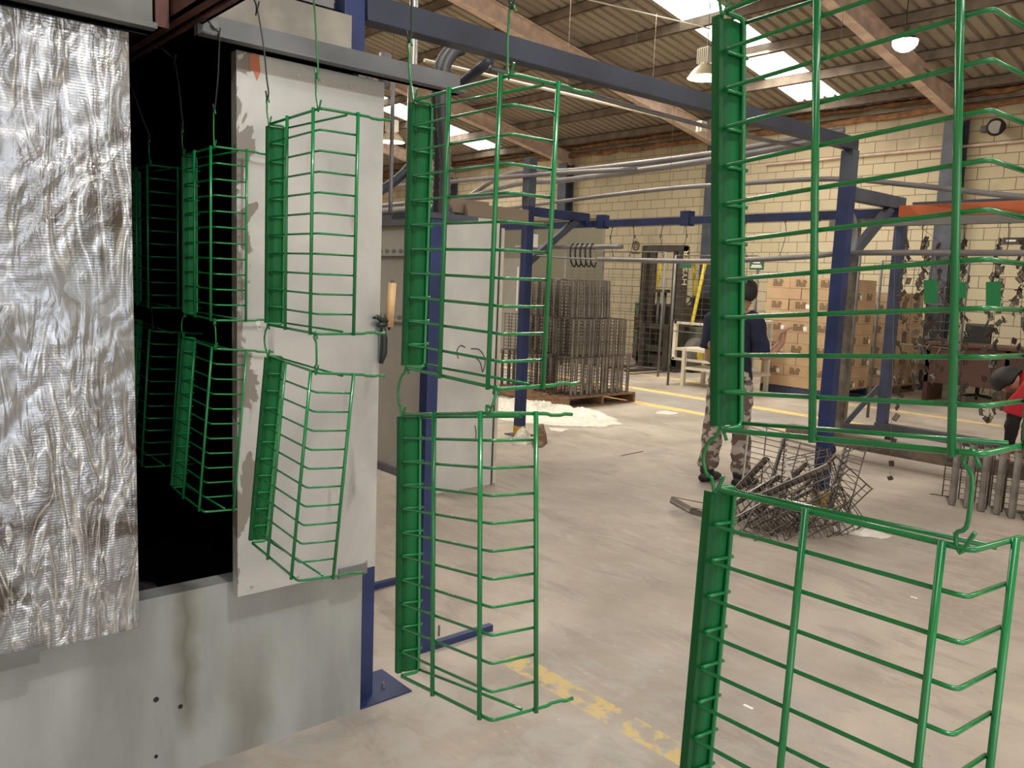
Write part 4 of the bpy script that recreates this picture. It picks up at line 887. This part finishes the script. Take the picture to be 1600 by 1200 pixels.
for si, (t, b, yy, n) in enumerate(STR):
    T = bp(t[0], t[1], 1, yy); B = bp(b[0], b[1], 1, yy); T2 = Vector((T.x, 8.31 if yy < 8.5 else 8.355, 2.30))
    MB().tube([T2, T, B], .002, 5).build('hanging_wire', BLACK, label='thin wire of the %s string of metal clips' % SN[si], cat='wire', group='clip wires')
    for k in range(n):
        u = (k+.5)/n; p = T.lerp(B, u); big = .012+.035*min(1, u*2.5)*(0.4 if k > n-4 else 1)
        if si == 0: big *= .6
        o = clip0 if nclip == 0 else clip0.copy()
        if nclip: COL.objects.link(o)
        o.location = p+Vector((random.uniform(-1, 1)*big*1.5, random.uniform(-1, 1)*big, random.uniform(-.01, .01))); o.rotation_euler = (random.uniform(-.6, .6), random.uniform(-.8, .8), random.uniform(-2, 2)); o.scale = (1.2,)*3
        tag(o, 'small grey metal clip, %s from the top of the %s string on the rolling rack' % (nth(k+1), SN[si]), 'clip', 'metal clips on the %s string' % SN[si]); nclip += 1
for i, (px, py) in enumerate(((1400, 652), (1396, 690), (1393, 724), (1391, 747))):
    o = clip0.copy(); COL.objects.link(o); o.location = bp(px, py, 1, 6.6); o.rotation_euler = (.3*i, .5-.3*i, .4); o.scale = (1.1,)*3
    tag(o, 'metal clip on the long low wire before the rack, %s from its lower end' % ['fourth', 'third', 'second', 'first'][i], 'clip', 'clips on the long low wire')
MB().tube([bp(1410, 345, 1, 6.6)+Vector((0, -.12, 0)), bp(1391, 747, 1, 6.6)], .0012, 4).build('hanging_wire', PIPE, label='long low wire carrying four metal clips near the blue post', cat='wire', group='clip wires')
for i, (px, top, bot) in enumerate(((1454, 437, 473), (1502, 441, 466), (1552, 440, 478))):
    a = bp(px, top, 1, 5.80); b = bp(px, bot, 1, 5.80); h_ = (a-b).length; w_ = h_*.28
    e = empty('green_tag', tuple(b), ['left green painted sample plate hung from the low grey tube', 'middle green sample plate, half hidden behind a basket rod', 'right green painted sample plate hung from the low grey tube'][i], 'plate', 'green sample plates')
    mb = MB(); mb.bar(a, b, w_*2, .002, (0, 1, 0)); mb.build('plate', TAGG, e)
    MB().tube(spline([a+Vector((0, 0, -.005)), a+Vector((.003, 0, .08)), Vector((a.x, 5.80, 1.9)), Vector((a.x, 5.83, 1.925)), Vector((a.x, 5.83, 1.89))], 4), .002, 5).build('hook', BLACK, e)
# hooks on the clip rack beam
for i in range(6):
    x = -3.55+.38*i; hook((x, 8.31, 2.30), (x+.01, 8.31, 2.04), BLACK, 'black hook on the rolling rack beam, %s from the left' % NTH[i], r=.004, group='hooks on the rack beam')
# counter and chair behind
ct = empty('counter', (-4.2, 13.5, 0), 'dark red brown counter along the block wall behind the clip strings', 'counter')
MB().box((-5.5, 13.2, .88), (-2.2, 13.9, .93)).build('top', COUNTER, ct, bevel=.005); MB().box((-5.45, 13.25, .30), (-2.25, 13.28, .88)).build('front_panel', COUNTER, ct)
for x in (-5.42, -4.3, -2.3): MB().box((x, 13.25, 0), (x+.06, 13.85, .88)).build('leg', COUNTER, ct)
ch = empty('office_chair', (-5.0, 14.3, 0), 'black office chair back rising behind the dark counter', 'chair')
MB().box((-5.25, 14.2, .75), (-4.85, 14.27, 1.22)).build('backrest', BLACK, ch, bevel=.03); MB().box((-5.3, 14.25, .45), (-4.8, 14.7, .53)).build('seat', BLACK, ch, bevel=.02); MB().cyl((-5.05, 14.45, .05), (-5.05, 14.45, .45), .03).build('stem', BLACK, ch)
mb = MB()
for k in range(5): t = k*2*math.pi/5; mb.bar((-5.05, 14.45, .06), (-5.05+.26*math.cos(t), 14.45+.26*math.sin(t), .03), .04, .04)
mb.build('base', BLACK, ch)
MB().box((-3.9, 13.4, 0), (-3.5, 13.7, .25)).build('cardboard_box', CARD, label='small cardboard box on the floor under the dark counter', cat='box')
MB().box((-3.75, 13.35, .931), (-3.1, 13.8, .98)).build('paper_stack', STICK, label='white papers lying on the dark counter', cat='papers')

# ------------------------------------------------------------------ plastic sheets and litter
from mathutils import noise as NZ
def crumple(outline, h, seed, label, name='plastic_sheet', m=PLASTIC, z=0, n=18, cat='plastic sheet'):
    """lumpy sheet inside a closed outline: rings from the middle to the edge, with real folds and thickness"""
    P = [Vector(p) for p in outline]; c = sum(P, Vector((0, 0, 0)))/len(P); E_ = []
    for i in range(len(P)):
        for j in range(8): E_.append(P[i].lerp(P[(i+1) % len(P)], j/8))
    K = len(E_); vs = []; fs = []
    for r_ in range(n+1):
        u = r_/n
        for i, e in enumerate(E_):
            q = c.lerp(e, u); q = q+Vector((NZ.noise(q*7+Vector((seed, 0, 0))), NZ.noise(q*7+Vector((0, seed, 5))), 0))*.05*u
            rid = 1-abs(NZ.noise(q*5+Vector((seed*3, 1, 2))))*1.9; rid2 = 1-abs(NZ.noise(q*13+Vector((seed*3, 4, 2))))*1.6
            q.z = z+.004+h*max(0, (.6*rid+.35*rid2))*(1-u**3)*(.55+.9*max(0, NZ.noise(q*2.2+Vector((seed, 9, 0)))+.2)); vs.append(q)
    for r_ in range(n):
        for i in range(K): a = r_*K+i; b = r_*K+(i+1) % K; fs.append((a, b, b+K, a+K))
    top = len(vs); vs += [Vector((v.x, v.y, z+.001)) for v in vs[-K:]]
    for i in range(K): fs.append((n*K+i, n*K+(i+1) % K, top+(i+1) % K, top+i))
    return MB().add(vs, fs).build(name, m, smooth=True, label=label, cat=cat)
def F(*pp): return [bp(x, y, 2, 0) for x, y in pp]
crumple(F((765, 620), (800, 628), (850, 634), (880, 640), (925, 640), (962, 655), (975, 664), (940, 668), (880, 666), (830, 662), (790, 658), (764, 652)), .16, 3, 'crumpled white plastic sheet spread on the floor before the basket pallet', n=26)
crumple(F((858, 669), (888, 671), (880, 675), (862, 674)), .02, 5, 'small flat scrap of white plastic near the plastic sheet')
crumple(F((1298, 824), (1340, 826), (1388, 836), (1384, 842), (1340, 838), (1300, 830)), .05, 7, 'thin scrap of white plastic on the floor right of the basket pile')
crumple(F((800, 690), (808, 684), (826, 683), (834, 690), (822, 697), (804, 696)), .16, 9, 'small white plastic bag at the foot of the left blue post', name='plastic_bag', cat='bag')
crumple(F((832, 694), (838, 686), (852, 685), (856, 693), (848, 699), (836, 699)), .20, 12, 'crumpled brown bag beside the white bag at the left post', name='paper_bag', m=mat('brown_bag', (.17,.09,.05), .7), cat='bag')
crumple(F((1022, 644), (1040, 642), (1060, 646), (1048, 648), (1026, 647)), .012, 15, 'flat white scrap near the yellow floor line left of the standing worker')
for (x, y, s_, l) in ((1169, 1105, .02, 'white chip on the floor near the bottom edge, below the green baskets'), (1428, 934, .018, 'white chip on bare floor seen through the lowest basket'), (873, 1125, .004, 'tiny white fleck by the bottom edge'), (1240, 965, .004, 'tiny pale chip seen between rods of the lowest basket')):
    p = bp(x, y, 2, .0); MB().box((p.x-s_, p.y-s_*.35, 0), (p.x+s_, p.y+s_*.35, .003)).build('paper_chip', STICK, label=l, cat='litter', group='white chips on the floor')
p, q = bp(1345, 1, 2, 0), 0
a, b = bp(970, 712, 2, .004), bp(1005, 705, 2, .004); MB().tube([a, b], .003, 5).build('wire_offcut', STEEL, label='thin wire offcut lying alone on the floor left of the standing worker', cat='wire')

# ------------------------------------------------------------------ people
def skinned(name, verts, edges, m, parent, level=2, root=0):
    me = bpy.data.meshes.new(name); me.from_pydata([v[0] for v in verts], edges, []); o = bpy.data.objects.new(name, me); COL.objects.link(o)
    o.modifiers.new('Skin', 'SKIN')
    for i, v in enumerate(verts):
        r = v[1]; me.skin_vertices[0].data[i].radius = (r, r) if not isinstance(r, tuple) else r
        me.skin_vertices[0].data[i].use_root = (i == root)
    s_ = o.modifiers.new('Sub', 'SUBSURF'); s_.levels = level; s_.render_levels = level
    dg = bpy.context.evaluated_depsgraph_get(); n_ = bpy.data.meshes.new_from_object(o.evaluated_get(dg)); bpy.data.objects.remove(o)
    n_.name = name; n_.materials.clear(); n_.materials.append(m); n_.polygons.foreach_set('use_smooth', [True]*len(n_.polygons))
    o = bpy.data.objects.new(name, n_); COL.objects.link(o); o.parent = parent; return o
def hand(V, E_, wrist, d, side, palm, curl=.5, sc=1.0):
    """palm and five fingers; d = pointing direction, side = thumb side, palm = palm normal"""
    d = Vector(d).normalized(); side = Vector(side); side = (side-d*side.dot(d)).normalized(); palm = d.cross(side)*(1 if d.cross(side).dot(Vector(palm)) > 0 else -1)
    w = Vector(V[wrist][0]); c = len(V); V.append((w+d*.045*sc, .026*sc)); E_.append((wrist, c)); k = len(V); V.append((w+d*.08*sc, .022*sc)); E_.append((c, k))
    for i, (o_, L_) in enumerate(((.030, .072), (.010, .080), (-.010, .075), (-.029, .060))):
        b = len(V); p0 = w+d*.088*sc+side*o_*sc; V.append((p0, .0095*sc)); E_.append((k, b)); dd = d.copy(); p = p0
        for j in range(3):
            dd = (dd+palm*curl*.8).normalized(); p = p+dd*L_*sc/3*(1.1 if j == 0 else .95); V.append((p, (.0085-.0008*j)*sc)); E_.append((len(V)-2, len(V)-1))
    t = len(V); V.append((w+d*.04*sc+side*.034*sc, .011*sc)); E_.append((c, t)); V.append((w+d*.065*sc+side*.050*sc+palm*.01*sc, .0098*sc)); E_.append((t, t+1)); V.append((w+d*.090*sc+side*.052*sc+palm*.02*sc, .0085*sc)); E_.append((t+1, t+2))
def limb(pts, n=14, flat=1.0):
    P = [Vector(p[0]) for p in pts]; rings = []
    for i, p in enumerate(P):
        d = (P[min(i+1, len(P)-1)]-P[max(i-1, 0)]).normalized(); ax = Vector((1, 0, 0)); ax = (ax-d*ax.dot(d)); ax = ax.normalized() if ax.length > .2 else Vector((0, 1, 0)); ay = d.cross(ax).normalized()
        rings.append((p, pts[i][1], pts[i][1]*flat if len(pts[i]) < 3 else pts[i][2], ax, ay))
    return MB().loft(rings, n)
def wrinkle(mb, a, f, seed=0):
    mb.v = [tuple(Vector(v)+Vector((NZ.noise(Vector(v)*f+Vector((seed, 0, 0))), NZ.noise(Vector(v)*f+Vector((0, seed, 3))), 0))*a) for v in mb.v]; return mb
def densify(pts, k=5):
    C = spline([p[0] for p in pts], k); out = []
    for i, c in enumerate(C):
        t = i/k; j = min(int(t), len(pts)-2); u = t-j; out.append((c,)+tuple(pts[j][q]*(1-u)+pts[j+1][q]*u for q in range(1, len(pts[0]))))
    return out
def headparts(e, hc, fwd, up, hairback=True, cap=False):
    fwd = Vector(fwd).normalized(); up = Vector(up).normalized(); rt = fwd.cross(up).normalized()
    R = Matrix((rt, fwd, up)).transposed()
    def W_(x, y, z): return hc+R @ Vector((x, y, z))
    # hair: a cap over the skull, cropped above the nape and the forehead
    vs = []; fs = []; nu, nv = 24, 12
    for j in range(nv+1):
        th = math.pi*.72*j/nv
        for i in range(nu):
            ph = 2*math.pi*i/nu; f_ = math.sin(ph); lim = (1.0 if f_ < .2 else 1-.42*(f_-.2)/.8)
            t = th*lim; rr = .004*NZ.noise(Vector((i*.9, j*.9, 1)))
            vs.append(W_((.089+rr)*math.sin(t)*math.cos(ph), -.008+(.108+rr)*math.sin(t)*math.sin(ph), .012+(.118+rr)*math.cos(t)))
    for j in range(nv):
        for i in range(nu): fs.append((j*nu+i, j*nu+(i+1) % nu, (j+1)*nu+(i+1) % nu, (j+1)*nu+i))
    vs2 = [hc+(Vector(v)-hc)*.93 for v in vs[-nu:]]; n0 = len(vs); vs += vs2
    for i in range(nu): fs.append((nv*nu+i, nv*nu+(i+1) % nu, n0+(i+1) % nu, n0+i))
    MB().add(vs, fs).build('hair', HAIR, e, smooth=True)
    for s_ in (-1, 1):
        MB().lathe([(0, -.009), (.006, -.007), (.009, 0), (.006, .007), (0, .009)], n=10, cap=False).xf(Matrix.Translation(W_(s_*.03, .074, .0))).build('eye', STICK, e, smooth=True, abs_=True)
        MB().lathe([(0, -.004), (.004, -.003), (.005, 0), (.004, .003), (0, .004)], n=8, cap=False).xf(Matrix.Translation(W_(s_*.03, .081, .0))).build('pupil', BLACK, e, smooth=True)
    MB().tube([W_(-.024, .083, -.052), W_(0, .090, -.050), W_(.024, .083, -.052)], [.003, .0055, .003], 6).build('mouth', mat('lip', (.30,.12,.10), .5), e, smooth=True)
    return W_
def headskel(V, E_, neck, hc, fwd, up):
    fwd = Vector(fwd).normalized(); up = Vector(up).normalized(); rt = fwd.cross(up).normalized()
    i = len(V); V += [(hc-up*.055+fwd*.005, .058), (hc, .080), (hc+up*.055, .066)]; E_ += [(neck, i), (i, i+1), (i+1, i+2)]
    j = len(V); V += [(hc-up*.07+fwd*.055, .030)]; E_ += [(i, j)]
    j = len(V); V += [(hc-up*.018+fwd*.098, .013)]; E_ += [(i+1, j)]
    for s_ in (-1, 1): j = len(V); V += [(hc-up*.01+rt*.083*s_-fwd*.005, .016)]; E_ += [(i+1, j)]

# standing worker, seen from behind
bx, by = -3.86, 5.72
wk = empty('person', (bx, by, 0), 'person standing with back turned, navy shirt and camouflage trousers, one forearm raised', 'person')
def Wp(x, y, z): return Vector((bx+x, by+y, z))
V = [(Wp(0, 0, .93), .115), (Wp(0, .0, 1.10), .105), (Wp(0, .0, 1.27), .12), (Wp(0, -.01, 1.38), .09), (Wp(0, 0, 1.46), .055)]
E_ = [(0, 1), (1, 2), (2, 3), (3, 4)]
headskel(V, E_, 4, Wp(.05, .05, 1.575), (.12, 1, -.3), (.03, .3, 1))
k = len(V); V += [(Wp(.17, 0, 1.37), .06), (Wp(.235, .02, 1.17), .048), (Wp(.27, .04, 1.07), .044), (Wp(.305, .13, 1.14), .037), (Wp(.325, .19, 1.20), .029)]; E_ += [(3, k), (k, k+1), (k+1, k+2), (k+2, k+3), (k+3, k+4)]
hand(V, E_, k+4, (.0, .15, .9), (-.8, .5, 0), (-.3, .8, 0), 1.1, 1.05)
k = len(V); V += [(Wp(-.17, 0, 1.37), .06), (Wp(-.225, .0, 1.16), .048), (Wp(-.235, .03, 1.02), .042), (Wp(-.20, .18, .98), .033), (Wp(-.16, .27, .99), .027)]; E_ += [(3, k), (k, k+1), (k+1, k+2), (k+2, k+3), (k+3, k+4)]
hand(V, E_, k+4, (.5, .7, .1), (0, 0, 1), (.8, -.3, 0), .6)
for s_, fy in ((-1, -.04), (1, .05)):
    k = len(V); V += [(Wp(s_*.10, 0, .88), .095), (Wp(s_*.115, fy*.4+.01, .50), .062), (Wp(s_*.125, fy, .28), .055), (Wp(s_*.13, fy-.01, .10), .040), (Wp(s_*.15, fy+.10, .05), .040)]; E_ += [(0, k), (k, k+1), (k+1, k+2), (k+2, k+3), (k+3, k+4)]
V = [((v[0]-Vector(wk.location)), v[1]) for v in V]
skinned('body', V, E_, SKIN, wk)
headparts(wk, Wp(.05, .05, 1.575), (.12, 1, -.3), (.03, .3, 1))
tor = limb(densify([(Wp(0, 0, .86), .175, .125), (Wp(0, 0, .95), .172, .125), (Wp(0, .0, 1.10), .165, .12), (Wp(0, 0, 1.27), .195, .13), (Wp(0, -.005, 1.38), .185, .115), (Wp(0, 0, 1.43), .11, .085), (Wp(0, .005, 1.46), .066, .066)]), 28)
for s_ in (-1, 1):
    a = [(Wp(s_*.13, 0, 1.385), .075, .07), (Wp(s_*.20, 0, 1.34), .075, .072), (Wp(s_*.235, .01, 1.22), .068, .066), (Wp(s_*.245, .025, 1.12), .072, .070)]
    t = limb(densify(a), 20); tor.add(t.v, t.f)
wrinkle(tor, .020, 9).build('shirt', NAVY, wk, smooth=True, label='short sleeved navy shirt')
tr = limb(densify([(Wp(0, 0, .965), .160, .118), (Wp(0, 0, .90), .175, .13), (Wp(0, 0, .82), .180, .13), (Wp(0, 0, .775), .165, .11)]), 28)
for s_, fy in ((-1, -.04), (1, .05)):
    t = limb(densify([(Wp(s_*.09, 0, .86), .098, .11), (Wp(s_*.105, .005, .68), .092, .098), (Wp(s_*.115, fy*.5, .48), .080, .082), (Wp(s_*.125, fy, .30), .078, .080), (Wp(s_*.13, fy-.005, .16), .082, .082), (Wp(s_*.13, fy, .125), .072, .075)]), 22); tr.add(t.v, t.f)
wrinkle(tr, .030, 11, 4).build('trousers', CAMO, wk, smooth=True, label='camouflage trousers')
for s_, fy in ((-1, -.04), (1, .05)):
    mb = limb(densify([(Wp(s_*.13, fy-.01, .17), .055, .055), (Wp(s_*.13, fy-.01, .10), .058, .06), (Wp(s_*.132, fy+.02, .055), .055, .055)]), 16)
    t = MB().loft([(Wp(s_*.13+s_*.0, fy-.075, .035), .036, .030, (1,0,0), (0,0,1)), (Wp(s_*.13, fy-.02, .05), .047, .048, (1,0,0), (0,0,1)), (Wp(s_*.14, fy+.07, .042), .052, .040, (1,0,0), (0,0,1)), (Wp(s_*.15, fy+.16, .032), .050, .030, (1,0,0), (0,0,1)), (Wp(s_*.155, fy+.20, .026), .03, .02, (1,0,0), (0,0,1))], 16); mb.add(t.v, t.f)
    mb.v = [(x, y, max(z, .002)) for x, y, z in mb.v]; mb.build('boot', SHOEB, wk, smooth=True)

# bending worker at the right edge
rx, ry = -1.80, 6.95
rw = empty('person', (rx, ry, 0), 'person in a red shirt over black sleeves bending down to the row of raw baskets', 'person')
def Rp(x, y, z): return Vector((rx+x, ry+y, z))
hipc = Rp(.22, .12, .86); chest = Rp(-.17, .02, 1.02); neck = Rp(-.33, .0, .99); hc = Rp(-.41, -.02, 1.0)
V = [(hipc, .12), (Rp(.08, .08, .97), .115), (chest, .125), (neck, .055)]; E_ = [(0, 1), (1, 2), (2, 3)]
headskel(V, E_, 3, hc, (-.25, -.05, -1), (-1, 0, .05))
for s_, hx, hy in ((-1, -.10, -.10), (1, -.06, .22)):
    k = len(V); V += [(Rp(-.20, .02+s_*.16, .98), .058), (Rp(-.30, .02+s_*.20, .80), .045), (Rp(-.30, .0+s_*.17, .68), .038), (Rp(-.34+(.06 if s_ > 0 else 0), s_*.10, .50), .027)]; E_ += [(2, k), (k, k+1), (k+1, k+2), (k+2, k+3)]
    hand(V, E_, k+3, (-.1, -.1*s_, -1), (-1, 0, 0), (0, -s_, 0), .6)
for s_ in (-1, 1):
    k = len(V); V += [(hipc+Vector((0, s_*.09, -.03)), .09), (Rp(.13, .10+s_*.12, .46), .062), (Rp(.22, .10+s_*.13, .11), .040), (Rp(.13, .10+s_*.14, .05), .038)]; E_ += [(0, k), (k, k+1), (k+1, k+2), (k+2, k+3)]
V = [((v[0]-Vector(rw.location)), v[1]) for v in V]; skinned('body', V, E_, SKIN, rw)
headparts(rw, hc, (-.25, -.05, -1), (-1, 0, .05))
def tube3(pts, n=22):
    P = densify(pts); Q = [p[0] for p in P]; rings = []
    for i, p in enumerate(P):
        d = (Q[min(i+1, len(Q)-1)]-Q[max(i-1, 0)]).normalized(); ax = Vector((0, 1, 0)); ax = (ax-d*ax.dot(d)).normalized(); rings.append((p[0], p[1], p[2], ax, d.cross(ax)))
    return MB().loft(rings, n)
tor = tube3([(Rp(.26, .12, .93), .165, .13), (Rp(.08, .08, 1.0), .168, .13), (Rp(-.10, .04, 1.04), .19, .14), (Rp(-.22, .02, 1.02), .18, .12), (Rp(-.30, .01, 1.0), .10, .08), (Rp(-.335, .0, .99), .065, .065)], 28)
for s_ in (-1, 1):
    t = tube3([(Rp(-.16, .02+s_*.12, 1.01), .075, .075), (Rp(-.22, .02+s_*.17, .95), .078, .075), (Rp(-.28, .02+s_*.195, .84), .068, .066), (Rp(-.30, .02+s_*.20, .77), .070, .068)]); tor.add(t.v, t.f)
wrinkle(tor, .022, 9, 7).build('shirt', REDC, rw, smooth=True, label='red short sleeved shirt')
for s_ in (-1, 1):
    t = tube3([(Rp(-.285, .02+s_*.197, .85), .052, .052), (Rp(-.30, .015+s_*.19, .72), .049, .049), (Rp(-.32+(.03 if s_ > 0 else 0), s_*.13, .60), .042, .042), (Rp(-.335+(.055 if s_ > 0 else 0), s_*.105, .52), .036, .036)]); wrinkle(t, .010, 20).build('undersleeve', SLEEVE, rw, smooth=True, label='black undersleeve')
tr = tube3([(hipc+Vector((-.10, -.01, .07)), .155, .12), (hipc+Vector((.0, 0, .0)), .17, .14), (hipc+Vector((.02, 0, -.10)), .16, .13)], 24)
for s_ in (-1, 1):
    t = tube3([(hipc+Vector((.0, s_*.08, -.02)), .10, .11), (Rp(.15, .10+s_*.11, .62), .088, .09), (Rp(.14, .10+s_*.12, .44), .078, .08), (Rp(.19, .10+s_*.13, .22), .068, .07), (Rp(.22, .10+s_*.13, .09), .066, .068)]); tr.add(t.v, t.f)
wrinkle(tr, .02, 10, 2).build('trousers', JEAN, rw, smooth=True)
for s_ in (-1, 1):
    y = .10+s_*.135; mb = MB().loft([(Rp(.29, y, .035), .035, .03, (0,1,0), (0,0,1)), (Rp(.22, y, .06), .045, .055, (0,1,0), (0,0,1)), (Rp(.13, y, .048), .048, .045, (0,1,0), (0,0,1)), (Rp(.05, y, .035), .046, .032, (0,1,0), (0,0,1)), (Rp(.0, y, .026), .028, .02, (0,1,0), (0,0,1))], 18)
    mb.v = [(a, b, max(c, .002)) for a, b, c in mb.v]; mb.build('shoe', SHOEW, rw, smooth=True, label='white shoe')
